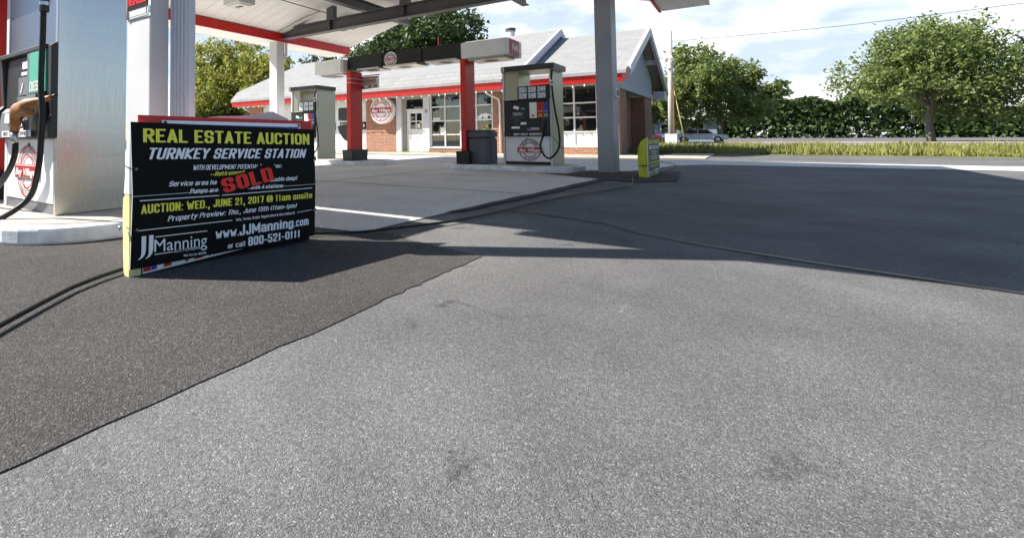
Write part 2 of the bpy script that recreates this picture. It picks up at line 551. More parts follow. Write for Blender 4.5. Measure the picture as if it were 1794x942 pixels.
# ------------------------------------------------------------------ lettering
_cap = {}
def glyphs(txt, bold=.0, shear=0.):
    """outline of a line of text as flat triangles; x from 0..1 of its width, y in cap heights"""
    cu = bpy.data.curves.new('t', 'FONT')
    cu.body = txt; cu.size = 1; cu.offset = bold; cu.shear = shear; cu.resolution_u = 4
    cu.space_character = 1 + max(0, bold - .015) * 2.6
    ob = bpy.data.objects.new('t', cu)
    COL.objects.link(ob)
    bpy.context.view_layer.update()
    dg = bpy.context.evaluated_depsgraph_get()
    me = ob.evaluated_get(dg).to_mesh()
    v = np.array([p.co[:2] for p in me.vertices]); f = [tuple(p.vertices) for p in me.polygons]
    ob.evaluated_get(dg).to_mesh_clear()
    bpy.data.objects.remove(ob); bpy.data.curves.remove(cu)
    return v, f

def cap(bold):
    if bold not in _cap:
        v, f = glyphs('H', bold)
        _cap[bold] = (v[:, 1].min(), v[:, 1].max())
    return _cap[bold]

# heavy condensed block lettering, drawn as strokes on a 4 x 8 grid (y: n = -1, m = -2) and filled row by row
STROKES = {
'A': '00 28 40/12 32', 'B': '00 08 38 47 45 34 04/34 43 41 30 00', 'C': '46 47 38 18 07 01 10 30 41 42', 'D': '00 08 38 47 41 30 00',
'E': '40 00 08 48/04 34', 'F': '00 08 48/04 34', 'G': '46 47 38 18 07 01 10 30 41 44 24', 'H': '00 08/40 48/04 44', 'I': '20 28',
'J': '48 41 30 10 01 02', 'K': '00 08/48 04 40', 'L': '08 00 40', 'M': '00 08 22 48 40', 'N': '00 08 40 48', 'O': '10 01 07 18 38 47 41 30 10',
'P': '00 08 38 47 45 34 04', 'Q': '10 01 07 18 38 47 41 30 10/22 40', 'R': '00 08 38 47 45 34 04/24 40', 'S': '46 47 38 18 07 05 14 34 43 41 30 10 01 02',
'T': '20 28/08 48', 'U': '08 01 10 30 41 48', 'V': '08 20 48', 'W': '08 10 26 30 48', 'X': '00 48/08 40', 'Y': '08 24 48/24 20', 'Z': '08 48 00 40',
'0': '10 01 07 18 38 47 41 30 10', '1': '16 28 20', '2': '06 07 18 38 47 45 01 00 40', '3': '06 07 18 38 47 45 34 24/34 43 41 30 10 01 02', '4': '30 38 02 42',
'5': '48 08 05 35 44 41 30 10 01 02', '6': '46 47 38 18 07 01 10 30 41 43 34 04', '7': '08 48 20', '8': '14 05 07 18 38 47 45 34 14 03 01 10 30 41 43 34', '9': '02 01 10 30 41 47 38 18 07 05 14 44',
'a': '05 16 36 45 40/43 13 02 01 10 30 41', 'b': '08 00 30 41 45 36 06', 'c': '45 36 16 05 01 10 30 41', 'd': '48 40 10 01 05 16 46', 'e': '03 43 45 36 16 05 01 10 30 41',
'f': '10 17 28 38/06 36', 'g': '46 4n 3m 1m 0n/40 10 01 05 16 46', 'h': '08 00/06 36 45 40', 'i': '20 26/28 28', 'j': '26 2n 1m 0m/28 28', 'k': '08 00/46 03 40', 'l': '20 28',
'm': '00 06 16 25 20/25 26 36 45 40', 'n': '00 06 36 45 40', 'o': '10 01 05 16 36 45 41 30 10', 'p': '0m 06 36 45 41 30 00', 'r': '00 06/05 16 36', 's': '45 36 16 05 04 13 33 42 41 30 10 01',
't': '18 11 20 30/06 36', 'u': '06 01 10 30 41/40 46', 'v': '06 20 46', 'w': '06 10 24 30 46', 'x': '00 46/06 40', 'y': '06 21/46 1m 0m', 'z': '06 46 00 40',
'.': '20 20', ',': '20 1m', ':': '20 20/25 25', '-': '03 43', '@': '40 10 01 07 18 38 47 42 32 36/35 26 15 13 22 32', '(': '38 16 12 30', ')': '18 36 32 10',
'&': '40 06 17 28 37 35 03 01 10 20 43', '#': '10 18/30 38/03 43/05 45', '\u00b1': '27 23/05 45/01 41'}
WIDTHS = dict(I=.25, i=.25, l=.25, j=.30, M=.80, W=.86, m=.80, w=.76, t=.40, f=.40, r=.42, J=.50, L=.50, E=.52, F=.50, T=.54)
WIDTHS.update({'.': .24, ',': .26, ':': .24, '-': .36, '@': .92, '1': .40, '(': .34, ')': .34, '#': .62, '&': .64, ' ': .24})
_glyph = {}
def block_glyph(ch, hs, hh, n):
    key = (ch, hs, hh, n)
    if key in _glyph:
        return _glyph[key]
    w = WIDTHS.get(ch, .58 if ch.isupper() else .54)
    runs = []
    if ch in STROKES:
        hs_ = min(hs, w * .5 - .002)
        yv = {'n': -1, 'm': -2}
        segs = []
        for st in STROKES[ch].split('/'):
            P = [(hs_ + (w - 2 * hs_) * int(t[0]) / 4, hh + (1 - 2 * hh) * (yv[t[1]] if t[1] in yv else int(t[1])) / 8) for t in st.split()]
            segs += list(zip(P[:-1], P[1:]))
        nx = max(8, int(n * w * 1.6))
        X, Y = np.meshgrid((np.arange(nx) + .5) / nx * w, (np.arange(int(-.30 * n), n) + .5) / n)
        ins = np.zeros_like(X, bool)
        for (ax, ay), (bx, by) in segs:
            dx, dy = bx - ax, by - ay
            L2 = dx * dx / hs_ ** 2 + dy * dy / hh ** 2
            t = np.clip(((X - ax) * dx / hs_ ** 2 + (Y - ay) * dy / hh ** 2) / L2, 0, 1) if L2 > 1e-9 else 0
            ex, ey = (X - ax - t * dx) / hs_, (Y - ay - t * dy) / hh
            ins |= (ex ** 4 + ey ** 4) <= 1.0
        for r_ in range(ins.shape[0]):
            row = ins[r_].astype(int)
            d = np.diff(np.concatenate([[0], row, [0]]))
            for a, b in zip(np.where(d == 1)[0], np.where(d == -1)[0]):
                y0 = (r_ + int(-.30 * n)) / n
                runs.append((a / nx * w, b / nx * w, y0, y0 + 1 / n))
    _glyph[key] = (w, runs)
    return _glyph[key]

def block_on(mb, txt, m, fn, shear=0., mode='cap', hs=.105, hh=.078, n=26, gap=.075):
    x, out = 0., []
    for ch in txt:
        w, runs = block_glyph(ch, hs, hh, n)
        out += [(x + a, x + b, y0, y1) for a, b, y0, y1 in runs]
        x += w + gap
    lo = min(a + shear * y0 for a, b, y0, y1 in out); hi = max(b + shear * y1 for a, b, y0, y1 in out)
    ys = 1 / .77 if mode == 'bbox' else 1.
    V, F = [], []
    for a, b, y0, y1 in out:
        o = len(V)
        for px, py in ((a, y0), (b, y0), (b, y1), (a, y1)):
            V.append(fn((px + shear * py - lo) / (hi - lo), py * ys))
        F.append((o, o + 1, o + 2, o + 3))
    mb.add(V, F, m)

def text_on(mb, txt, m, fn, bold=.02, shear=0., mode='cap'):
    """fn(s,t): s 0..1 across the line, t 0..1 from baseline to cap height -> world point"""
    if bold >= .02 and mode != 'script':
        return block_on(mb, txt, m, fn, shear, mode, .070 + bold * .45, .058 + bold * .25, 30 if len(txt) < 26 else 22)
    v, f = glyphs(txt, min(bold, .05), shear)
    x0, x1 = v[:, 0].min(), v[:, 0].max()
    y0, y1 = cap(bold) if mode in ('cap', 'script') else (v[:, 1].min(), v[:, 1].max())
    mb.add([fn((p[0] - x0) / (x1 - x0), (p[1] - y0) / (y1 - y0)) for p in v], f, m)

def text_box(mb, txt, m, c, ux, uz, w, h, **k):
    """line of text centred on c, width w, cap height h"""
    c, ux, uz = Vector(c), Vector(ux), Vector(uz)
    text_on(mb, txt, m, lambda s, t: c + ux * ((s - .5) * w) + uz * ((t - .5) * h), **k)

def arc_text(mb, txt, m, c, ux, uz, r, h, a_mid, span, flip=False, bold=.03):
    c, ux, uz = Vector(c), Vector(ux), Vector(uz)
    n = len(txt)
    for i, ch in enumerate(txt):
        if ch == ' ':
            continue
        s = (i + .5) / n - .5
        a = a_mid + (s if flip else -s) * span
        rad = ux * math.cos(a) + uz * math.sin(a)
        tan = (ux * -math.sin(a) + uz * math.cos(a)) * (1 if flip else -1)
        up = -rad if flip else rad
        w = span * r / n * .72
        o = c + rad * r
        text_on(mb, ch, m, lambda q, t, o=o, tan=tan, up=up: o + tan * ((q - .5) * w) + up * ((t - .5) * h), bold=bold)

def emblem(mb, c, ux, uz, nrm, r, ring=None, letters=None, bar=None, word=None, backing=None):
    """round service emblem: two rings, curved words, red bar with sloping script"""
    ring = ring or M_LINK; letters = letters or M_LINKT; bar = bar or M_LBAR; word = word or M_SGNW
    c, n = Vector(c), Vector(nrm)
    ux, uz = Vector(ux), Vector(uz)
    e = .004
    if backing:
        mb.disc(c + n * e, ux, uz, 0, r * 1.0, backing, 48)
    mb.disc(c + n * 2 * e, ux, uz, r * .91, r * .985, ring, 48)
    mb.disc(c + n * 2 * e, ux, uz, r * .60, r * .665, ring, 48)
    arc_text(mb, 'QUALITY SERVICE', letters, c + n * 2 * e, ux, uz, r * .79, r * .17, math.pi / 2, R(118))
    arc_text(mb, '508 759 0178', letters, c + n * 2 * e, ux, uz, r * .79, r * .15, -math.pi / 2, R(80), True)
    def rect(w, h, d, m):
        mb.quad(c - ux * w - uz * h + n * d, c + ux * w - uz * h + n * d, c + ux * w + uz * h + n * d, c - ux * w + uz * h + n * d, m)
    rect(r * 1.14, r * .27, 3 * e, bar)
    rect(r * 1.11, r * .245, 4 * e, word)
    rect(r * 1.08, r * .215, 5 * e, bar)
    text_box(mb, 'Bay Village', word, c + n * 6 * e - uz * r * .01, ux, uz, r * 1.92, r * .27, bold=.035, shear=.3, mode='script')


# ------------------------------------------------------------------ ground
def sheet(pts, z, m, jag=0., seed=1, step=.35):
    """flat polygon sheet with an irregular edge"""
    q = random.Random(seed)
    P = []
    n = len(pts)
    for i in range(n):
        a, b = Vector(pts[i]), Vector(pts[(i + 1) % n])
        L = (b - a).length
        k = max(1, min(60, int(L / step))) if jag else 1
        for j in range(k):
            p = a.lerp(b, j / k)
            if jag and 0 < j:
                p = p + Vector((q.uniform(-jag, jag), q.uniform(-jag, jag)))
            P.append((p.x, p.y, z))
    mb = MB(); mb.add(P, [tuple(range(len(P)))], m)
    return mb

g = MB(); g.box(-700, 700, -60, 1500, -.4, 0, M_ASPH)
structure('asphalt_lot', g)
structure('patched_asphalt', sheet([(-40, -8), (-1.40, -8), (-1.395, 2.0), (-1.395, 3.17), (-1.7, 3.24), (-2.05, 3.34), (-2.3, 3.44), (-2.52, 3.38), (-2.97, 3.31), (-40, 3.31)], .004, M_BROWN, .012, 3, .05))
structure('concrete_pad', sheet([(-40, 3.31), (-2.97, 3.31), (-2.50, 3.36), (-2.46, 4.6), (-2.30, 7.4), (-2.16, 10.06), (-3.5, 10.95), (-2.9, 11.0), (-2.78, 12.3), (-2.1, 12.55), (-1.85, 13.2), (-1.6, 15.4), (-1.0, 16.4), (14, 17.2), (14, 18.9), (-40, 18.9)], .008, M_CONC, .014, 5, .3))
structure('tar_patch', sheet([(-2.14, 10.0), (-3.52, 10.93), (-3.0, 11.1), (-2.85, 12.36), (-2.1, 12.6), (-1.9, 13.2), (-1.2, 12.9), (-1.0, 10.2), (-1.5, 9.6)], .012, M_TAR, .03, 8, .2))
structure('tar_edge', sheet([(-2.475, 4.72), (-2.31, 7.4), (-2.17, 10.03), (-2.0, 10.0), (-2.14, 7.4), (-2.36, 4.9)], .012, M_TAR, .018, 11, .25))
sm = MB()
sp = [(-2.35, 5.35), (-1.83, 5.233), (-1.36, 5.12), (-.99, 4.96), (-.76, 4.68), (-.40, 4.46), (.3, 4.2), (1.4, 3.9), (3.2, 3.7), (5, 3.9)]
sv = []
q = random.Random(4)
for i, p in enumerate(sp):
    w = .022 + q.uniform(-.006, .008)
    sv += [(p[0], p[1] - w, .006), (p[0], p[1] + w, .006)]
sm.add(sv, [(2 * i, 2 * i + 2, 2 * i + 3, 2 * i + 1) for i in range(len(sp) - 1)], M_SEAM)
structure('tar_seam', sm)

# joints of the concrete slabs
jt = MB()
for y in (6.9, 14.2):
    jt.box(-40, -2.4 if y < 10 else -1.8, y, y + .02, .009, .0105, M_SEAM)
for x in (-5.9, -9.6, -13.3):
    jt.box(x, x + .015, 3.4, 18.8, .009, .0105, M_SEAM)
structure('slab_joint', jt)
wk = MB(); wk.box(-34, -2.6, 19.6, 22.2, 0, .035, M_WALK); wk.box(-2.6, -1.2, 20.4, 34, 0, .03, M_WALK)
structure('sidewalk', wk, bevel=.01)
vg = MB(); vg.box(-9, 60, 25.5, 47, .0, .03, M_GRASSG)
structure('verge', vg)
st = MB(); st.box(-200, 200, 48, 60, 0, .012, M_TAR)
structure('street', st)
# verge grass
gm = MB(); q = random.Random(12)
gv, gf = [], []
def blade(x, y, h, w):
    a = q.uniform(0, 6.28); lx, ly = q.uniform(-.4, .4) * h, q.uniform(-.4, .4) * h
    o = len(gv)
    gv.extend([(x - w * math.cos(a), y - w * math.sin(a), .02), (x + w * math.cos(a), y + w * math.sin(a), .02), (x + lx, y + ly, h)])
    gf.append((o, o + 1, o + 2))
for i in range(26000):
    y = 25.7 + 21 * q.random() ** 1.7
    x = -8.8 + (16 + y * .55) * q.random()
    clump = .5 + .5 * math.sin(x * 1.3 + y * .7) * math.sin(x * .41 - y * .9)
    blade(x, y, .12 + .45 * clump * q.random(), .035)
gm.add(gv, gf, M_GRASS); gm.flat = True
gr = build('grass', gm); gr['kind'] = 'stuff'

# ------------------------------------------------------------------ service building
BL = thing('service_building', 'low brick service station building with pale gabled roof and red eave band', 'building', (-14, 22, 0))
def bpart(name, mb, par=BL, **k):
    return build(name, mb, par, **k)
Y0, Y1 = 22.0, 30.45
for x0, x1 in ((-25.57, -24.4), (-20.55, -19.95), (-16.12, -14.18), (-9.05, -8.35), (-4.72, -4.0)):
    w = MB(); w.box(x0, x1, Y0, Y0 + .3, .03, 2.9, M_BRICK); bpart('brick_pier', w)
for x0, x1, zt in ((-12.3, -9.052, .245), (-8.348, -4.722, .33)):
    w = MB(); w.box(x0, x1, Y0 - .03, Y0 + .25, .03, zt, M_BRICK); bpart('brick_plinth', w)
w = MB(); w.box(-25.57, -25.3, Y0 + .3, Y1, .03, 3.0, M_BRICK); bpart('brick_wall', w)
for ya, yb in ((Y0 + .3, 23.66), (28.28, Y1)):
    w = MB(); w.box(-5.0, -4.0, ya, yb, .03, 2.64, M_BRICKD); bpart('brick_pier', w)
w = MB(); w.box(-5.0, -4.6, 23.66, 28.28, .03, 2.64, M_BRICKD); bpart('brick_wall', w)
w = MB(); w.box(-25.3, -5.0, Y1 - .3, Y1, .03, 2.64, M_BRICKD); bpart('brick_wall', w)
w = MB()
w.box(-25.5, -4.0, Y0 + .02, Y0 + .26, 2.9, 3.3, M_SOFFIT)
bpart('header', w)
# gable siding, real board gaps
w = MB()
zr = lambda y: 3.0 + (y - 20.95) * .438 if y < 26.5 else 3.0 + (32.05 - y) * .438
y = Y0
while y < Y1 - .05:
    y2 = min(y + .2, Y1)
    w.prism([(y + .008, 2.86), (y2 - .008, 2.86), (y2 - .008, zr(y2)), (y + .008, zr(y))], 'x', -4.15, -3.98, M_SIDING)
    y = y2
w.prism([(Y0, 2.8), (Y1, 2.8), (Y1, zr(Y1)), (26.5, zr(26.5)), (Y0, zr(Y0))], 'x', -4.2, -4.0, M_SIDING)
bpart('gable_siding', w)
w = MB(); w.box(-4.1, -3.93, Y0 - .02, Y1 + .2, 2.64, 2.88, M_SIDING)
bpart('gable_beam', w, bevel=.01)
# roofs
def roof_mb(x0, x1, prof, th, m):
    mb = MB()
    top = prof; bot = [(a, b - th) for a, b in prof[::-1]]
    mb.prism(top + bot, 'x', x0, x1, m)
    return mb
RF = bpart('roof', roof_mb(-8.2, -3.52, [(20.9, 3.21), (26.5, 5.65), (32.1, 3.21)], .12, M_SHING))
lp = [(20.9, 3.23), (21.35, 3.78), (26.5, 6.12), (31.7, 3.8)]
mb = MB()
def slab(L0, L1):  # left end leans out towards the eave
    n = len(lp)
    v = []
    for (yy, zz) in lp:
        t = abs(yy - 26.5) / 5.6
        xl = -25.15 - .95 * t
        v += [(xl, yy, zz), (-7.38, yy, zz), (xl, yy, zz - .13), (-7.38, yy, zz - .13)]
    f = []
    for i in range(n - 1):
        a, b = 4 * i, 4 * i + 4
        f += [(a, a + 1, b + 1, b), (a + 2, b + 2, b + 3, a + 3), (a, b, b + 2, a + 2), (a + 1, a + 3, b + 3, b + 1)]
    f += [(0, 2, 3, 1), (4 * n - 4, 4 * n - 3, 4 * n - 1, 4 * n - 2)]
    mb.add(v, f, M_SHING)
slab(0, 0)
bpart('roof', mb)
def rake(x0, x1, prof, dz, m, par):
    mb = MB()
    for (a, b), (c, d) in zip(prof[:-1], prof[1:]):
        mb.prism([(a, b + .03), (c, d + .03), (c, d - dz), (a, b - dz)], 'x', x0, x1, m)
    return build('rake_board', mb, par)
rake(-3.54, -3.42, [(21.3, 3.38), (26.5, 5.65)], .34, M_RAKE, RF)
rake(-3.54, -3.42, [(26.5, 5.65), (32.1, 3.21)], .30, M_RAKE, RF)
rake(-7.40, -7.26, [(21.35, 3.78), (26.5, 6.12)], .34, M_RAKE, BL)
rake(-7.40, -7.26, [(26.5, 6.12), (31.7, 3.8)], .34, M_RAKE, BL)
mb = MB(); mb.prism([(22, 3.2), (26.5, 5.95), (31, 3.2)], 'x', -7.75, -7.6, M_SIDING)
bpart('upper_gable', mb)
mb = MB()
mb.box(-4.0, -3.5, 31.2, 32.05, 2.68, 3.1, M_RAKE)
mb.box(-25, -4.0, 31.9, 32.05, 2.9, 3.2, M_RAKE)
bpart('rear_eave', mb)
for y0 in (23.9, 28.9):
    mb = MB(); mb.prism([(y0, zr(y0) - .06), (y0 + .16, zr(y0 + .16) - .06), (y0 + .16, zr(y0 + .16) + .16), (y0, zr(y0) + .16)], 'x', -4.0, -3.56, M_RAKE)
    bpart('lookout', mb)
# red eave band
mb = MB(); mb.prism([(20.93, 3.20), (22.6, 3.24), (21.5, 2.84), (21.02, 2.81)], 'x', -26.1, -3.66, M_RED)
EV = bpart('eave_band', mb)
mb = MB(); mb.box(-26.0, -3.75, 21.06, 21.98, 2.79, 2.83, M_SOFFIT)
build('eave_soffit', mb, EV)
mb = MB(); mb.prism([(21.5, 2.92), (23.4, 2.02), (23.5, 2.12), (21.7, 3.0)], 'x', -26.06, -25.9, M_RAKE)
bpart('end_bracket', mb)
mb = MB(); mb.tube([(-8.95, 21.1, 2.80), (-8.95, 21.15, 2.66), (-8.72, 21.85, 2.45), (-8.70, 21.93, 2.2), (-8.70, 21.93, .1)], .045, M_WHITE, 8)
bpart('downspout', mb, smooth=True)
# windows
def window(x0, x1, z0, z1, nx, rows, solid=None, depth=.10):
    mb = MB()
    fr, y = .07, Y0 + .06
    mb.box(x0, x0 + fr, y, y + .12, z0, z1, M_WHITE); mb.box(x1 - fr, x1, y, y + .12, z0, z1, M_WHITE)
    mb.box(x0 + fr, x1 - fr, y, y + .12, z1 - fr, z1, M_WHITE); mb.box(x0 + fr, x1 - fr, y, y + .12, z0, z0 + fr, M_WHITE)
    for i in range(1, nx):
        x = x0 + (x1 - x0) * i / nx
        mb.box(x - .03, x + .03, y + .01, y + .11, z0 + fr, z1 - fr, M_WHITE)
    for z in rows:
        for i in range(nx):
            xa = x0 + (x1 - x0) * i / nx + (.03 if i else fr); xb = x0 + (x1 - x0) * (i + 1) / nx - (.03 if i < nx - 1 else fr)
            mb.box(xa, xb, y + .015, y + .105, z - .03, z + .03, M_WHITE)
    f = bpart('window', mb, bevel=.006)
    gl = MB(); gl.box(x0 + fr, x1 - fr, y + .07, y + .08, (solid or z0) + .0, z1 - fr, M_GLASS)
    build('pane', gl, f)
    if solid:
        pn = MB(); pn.box(x0 + fr, x1 - fr, y + .045, y + .06, z0 + fr, solid, M_GDOOR)
        build('lower_panel', pn, f)
    return f
w1 = window(-12.27, -9.07, .245, 2.9, 4, (.90, 1.56, 2.24))
w2 = window(-8.33, -4.74, .33, 2.9, 4, (.95, 1.54, 2.13), solid=.96)
sl = MB(); sl.box(-12.3, -9.05, Y0 - .07, Y0 + .1, .24, .275, M_JAMB); bpart('sill', sl, bevel=.005)
# paper notices and a sticker behind the glass are part of the window
nt = MB(); nt.box(-11.75, -11.47, Y0 + .117, Y0 + .121, .95, 1.24, M_SGNW); build('paper_notice', nt, w1)
nt = MB(); nt.box(-12.15, -11.75, Y0 + .117, Y0 + .121, 1.6, 1.72, M_SGNW); build('paper_notice', nt, w1)
nt = MB()
for cx, cz, rr in ((-9.78, 1.66, .09), (-9.62, 1.72, .12), (-9.45, 1.74, .13), (-9.28, 1.72, .1), (-9.5, 1.64, .12), (-9.68, 1.63, .1), (-9.3, 1.64, .1)):
    nt.disc((cx, Y0 + .119 - rr * .01, cz), (1, 0, 0), (0, 0, 1), 0, rr, M_SGNW, 20)
build('cloud_decal', nt, w1)
nt = MB()
for cx, cz, m_ in ((-9.48, 1.22, M_BRED), (-9.40, 1.26, M_YEL), (-9.44, 1.14, M_GREEN), (-9.52, 1.12, M_YEL)):
    nt.disc((cx, Y0 + .118 - cz * .001, cz), (1, 0, 0), (0, 0, 1), 0, .06, m_, 16)
build('flower_decal', nt, w1)
# lit shapes seen through the right window: counters and shelves
it = MB()
it.box(-8.2, -4.9, 24.2, 24.8, .05, 1.0, M_JAMB); it.box(-8.2, -4.9, 25.3, 25.5, .05, 2.8, M_SOFFIT)
bpart('counter', it)
# door
mb = MB()
mb.box(-14.16, -13.86, Y0 - .06, Y0 + .3, .03, 2.9, M_JAMB); mb.box(-12.62, -12.27, Y0 - .02, Y0 + .3, .03, 2.9, M_JAMB)
mb.box(-13.86, -13.68, Y0 + .1, Y0 + .3, .03, 2.9, M_SOFFIT)
mb.box(-13.68, -12.62, Y0 + .1, Y0 + .3, 2.69, 2.9, M_SOFFIT); mb.box(-13.68, -12.62, Y0 + .12, Y0 + .26, 2.12, 2.21, M_WHITE)
FRM = bpart('door_frame', mb, bevel=.008)
gl = MB(); gl.box(-13.68, -12.62, Y0 + .2, Y0 + .21, 2.21, 2.69, M_GLASS); TR = build('transom', gl, FRM)
tx = MB(); text_box(tx, '508-759-0178', M_SGNW, (-12.98, Y0 + .196, 2.27), (1, 0, 0), (0, 0, 1), .5, .055); tx.flat = True
build('door_lettering', tx, FRM)
tx = MB(); text_box(tx, '25', M_BLACK, (-12.44, Y0 - .024, 2.06), (1, 0, 0), (0, 0, 1), .15, .15, bold=.04); tx.flat = True
build('house_number', tx, FRM)
mb = MB()
y = Y0 + .16
mb.box(-13.66, -13.46, y, y + .05, .05, 2.11, M_WHITE); mb.box(-12.80, -12.64, y, y + .05, .05, 2.11, M_WHITE)
mb.box(-13.46, -12.80, y, y + .05, 1.98, 2.11, M_WHITE); mb.box(-13.46, -12.80, y, y + .05, 1.07, 1.20, M_WHITE)
mb.box(-13.46, -12.80, y + .02, y + .04, .05, 1.07, M_WHITE); mb.box(-13.46, -12.80, y, y + .05, .05, .25, M_WHITE)
mb.box(-13.15, -13.10, y, y + .05, 1.20, 1.98, M_WHITE); mb.box(-13.46, -13.15, y + .002, y + .048, 1.56, 1.61, M_WHITE); mb.box(-13.10, -12.80, y + .002, y + .048, 1.56, 1.61, M_WHITE)
mb.box(-13.36, -12.90, y + .004, y + .03, .33, .98, M_WHITE)
DR = bpart('door', mb, bevel=.006)
gl = MB(); gl.box(-13.46, -12.80, y + .03, y + .034, 1.20, 1.98, M_GLASS); build('pane', gl, DR)
nt = MB(); nt.box(-13.06, -12.90, y + .022, y + .026, 1.24, 1.46, M_SGNW); nt.box(-12.92, -12.80, y + .024, y + .027, 1.47, 1.55, M_YEL); build('door_notice', nt, DR)
mb = MB(); mb.lathe([(.012, 0), (.03, .03), (.035, .05), (.02, .065)], (-13.56, y, 1.0), (0, -1, 0), M_CHROME, 14); build('handle', mb, DR, smooth=True)
# garage doors with a band of small black framed lights
for x0, x1 in ((-24.38, -20.57), (-19.93, -16.16)):
    mb = MB()
    for i in range(5):
        z0 = .05 + i * .566
        mb.box(x0, x1, Y0 + .12, Y0 + .17, z0 + .006, z0 + .560, M_GDOOR)
    mb.box(x0, x1, Y0 + .14, Y0 + .18, .05, 2.88, M_JAMB)
    G = bpart('garage_door', mb, bevel=.006)
    k = 0
    for xa, xb in ((x0 + .25, x0 + .8), (x0 + 1.05, x0 + 1.6), (x0 + 1.93, x0 + 2.5), (x0 + 2.72, x0 + 3.2), (x0 + 3.42, x0 + 3.76)):
        m2 = MB(); m2.box(xa, xb, Y0 + .095, Y0 + .118, 1.23, 1.64, M_BLACK)
        m2.box(xa + .04, xb - .04, Y0 + .088, Y0 + .094, 1.28, 1.59, M_GLASS)
        m2.box(xa + .12, xa + .17, Y0 + .080, Y0 + .087, 1.32, 1.55, M_SGNW); m2.box(xb - .2, xb - .1, Y0 + .080, Y0 + .087, 1.36, 1.50, M_SGNW)
        build('door_light', m2, G)
mb = MB(); mb.tube([(-9.87, 26.6, 6.0), (-9.87, 26.6, 6.38)], .21, M_LGREY, 18); mb.lathe([(.26, 0), (.26, .05), (.2, .06), (.2, .1), (.27, .11), (.27, .15), (.1, .2)], (-9.87, 26.6, 6.38), (0, 0, 1), M_CHORD, 20)
bpart('roof_vent', mb)
mb = MB(); mb.tube([(-14.07, 26.4, 5.9), (-14.07, 26.4, 6.6)], .03, M_REDD, 8); bpart('antenna_stub', mb)

# round sign on the wall
c = (-14.885, 21.62, 2.19)
rs = thing('round_sign', 'large round white drum sign with red banner on the brick wall', 'wall sign', (c[0], 21.99, c[2]))
mb = MB(); mb.lathe([(.62, .36), (.70, .33), (.70, .03), (.66, 0), (.5, 0)][::-1], (c[0], 21.98, c[2]), (0, -1, 0), M_SGNW, 56)
build('drum', mb, rs, smooth=False)
mb = MB(); emblem(mb, (c[0], 21.62, c[2]), (1, 0, 0), (0, 0, 1), (0, -1, 0), .60, ring=M_LBAR, letters=M_LINKT); mb.flat = True
build('sign_face', mb, rs)
mb = MB(); mb.tube([(c[0], 21.8, c[2] + .68), (c[0], 21.8, 2.82)], .05, M_CHORD, 8); build('bracket', mb, rs)

# light string under the eave
ls = thing('light_string', 'string of small white bulbs hanging under the red eave of the brick building', 'string lights', (-14, 21.0, 2.8))
mb = MB(); pts = []
q = random.Random(3)
xs = [-25.4 + i * .455 + q.uniform(-.12, .12) for i in range(48)]
zb = [2.715 + q.uniform(-.025, .015) for _ in xs]
for i in range(len(xs)):
    pts.append((xs[i], 20.99, zb[i] + .05))
    if i < len(xs) - 1:
        pts.append(((xs[i] + xs[i + 1]) / 2, 20.99, min(zb[i], zb[i + 1]) + .02))
mb.tube(pts, .008, M_WIRE, 5); build('wire', mb, ls)
first = None
for x, z in zip(xs, zb):
    if first is None:
        mb = MB(); mb.lathe([(.012, .05), (.018, .03), (.036, .0), (.038, -.02), (.02, -.045)][::-1], (x, 20.99, z), (0, 0, 1), M_BULB, 10)
        first = build('bulb', mb, ls, smooth=True); fx, fz = x, z
    else:
        b = first.copy(); COL.objects.link(b); b.parent = ls; b.location = (x - fx, 0, z - fz)

# ------------------------------------------------------------------ fuel canopy
CN = thing('fuel_canopy', 'big gabled white canopy with red fascia on grey columns over the pumps', 'canopy', (-7.05, 8.5, 0))
def cpart(name, mb, par=CN, **k):
    return build(name, mb, par, **k)
def column(x0, x1, y0, y1, zt, m=None):
    mb = MB(); mb.box(x0, x1, y0, y1, 0, zt, m or M_COLUMN)
    mb2 = mb
    return cpart('column', mb2, bevel=.012)
YA, YB, YE = 2.03, 12.1, 15.7
column(-3.669, -3.344, 1.95, 2.103, 4.12)
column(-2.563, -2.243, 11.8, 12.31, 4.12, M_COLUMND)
column(-12.80, -12.434, 11.9, 12.26, 4.12)
column(-13.9, -13.55, 1.95, 2.2, 4.12)
# ribbed downspout against the near column
mb = MB()
mb.box(-3.34, -3.106, 2.112, 2.165, .05, 4.3, M_SPOUT)
for i in range(5):
    x = -3.325 + i * .045
    mb.box(x, x + .026, 2.104, 2.112, .05, 4.3, M_SPOUT)
cpart('downspout', mb)
mb = MB(); mb.box(-12.43, -12.36, 12.27, 12.33, 3.55, 4.1, M_SPOUT); cpart('gutter_stub', mb)
# chord beams (I section)
for y, x0, x1 in ((YA, -13.8, -3.2), (YB, -12.85, -2.2)):
    mb = MB()
    mb.box(x0, x1, y - .13, y + .13, 4.12, 4.145, M_CHORD); mb.box(x0, x1, y - .13, y + .13, 4.46, 4.485, M_CHORD)
    mb.box(x0, x1, y - .012, y + .012, 4.145, 4.46, M_CHORD)
    for x in (-12.62, -10.17, -7.47, -4.9, -2.4):
        if x0 < x < x1:
            mb.box(x - .012, x + .012, y - .12, y - .012, 4.145, 4.46, M_CHORD); mb.box(x - .012, x + .012, y + .012, y + .12, 4.145, 4.46, M_CHORD)
    cpart('chord_beam', mb)
slope, XL, XR, XC = .26, -12.3, -1.8, -7.05
zu = lambda x: 4.32 + slope * ((x - XL) if x < XC else (XR - x))
for x in (-10.17, -7.47, -4.9):
    mb = MB(); mb.box(x - .13, x + .13, YB - .10, YB + .10, 4.485, zu(x) + .01, M_CHORD); cpart('strut', mb)
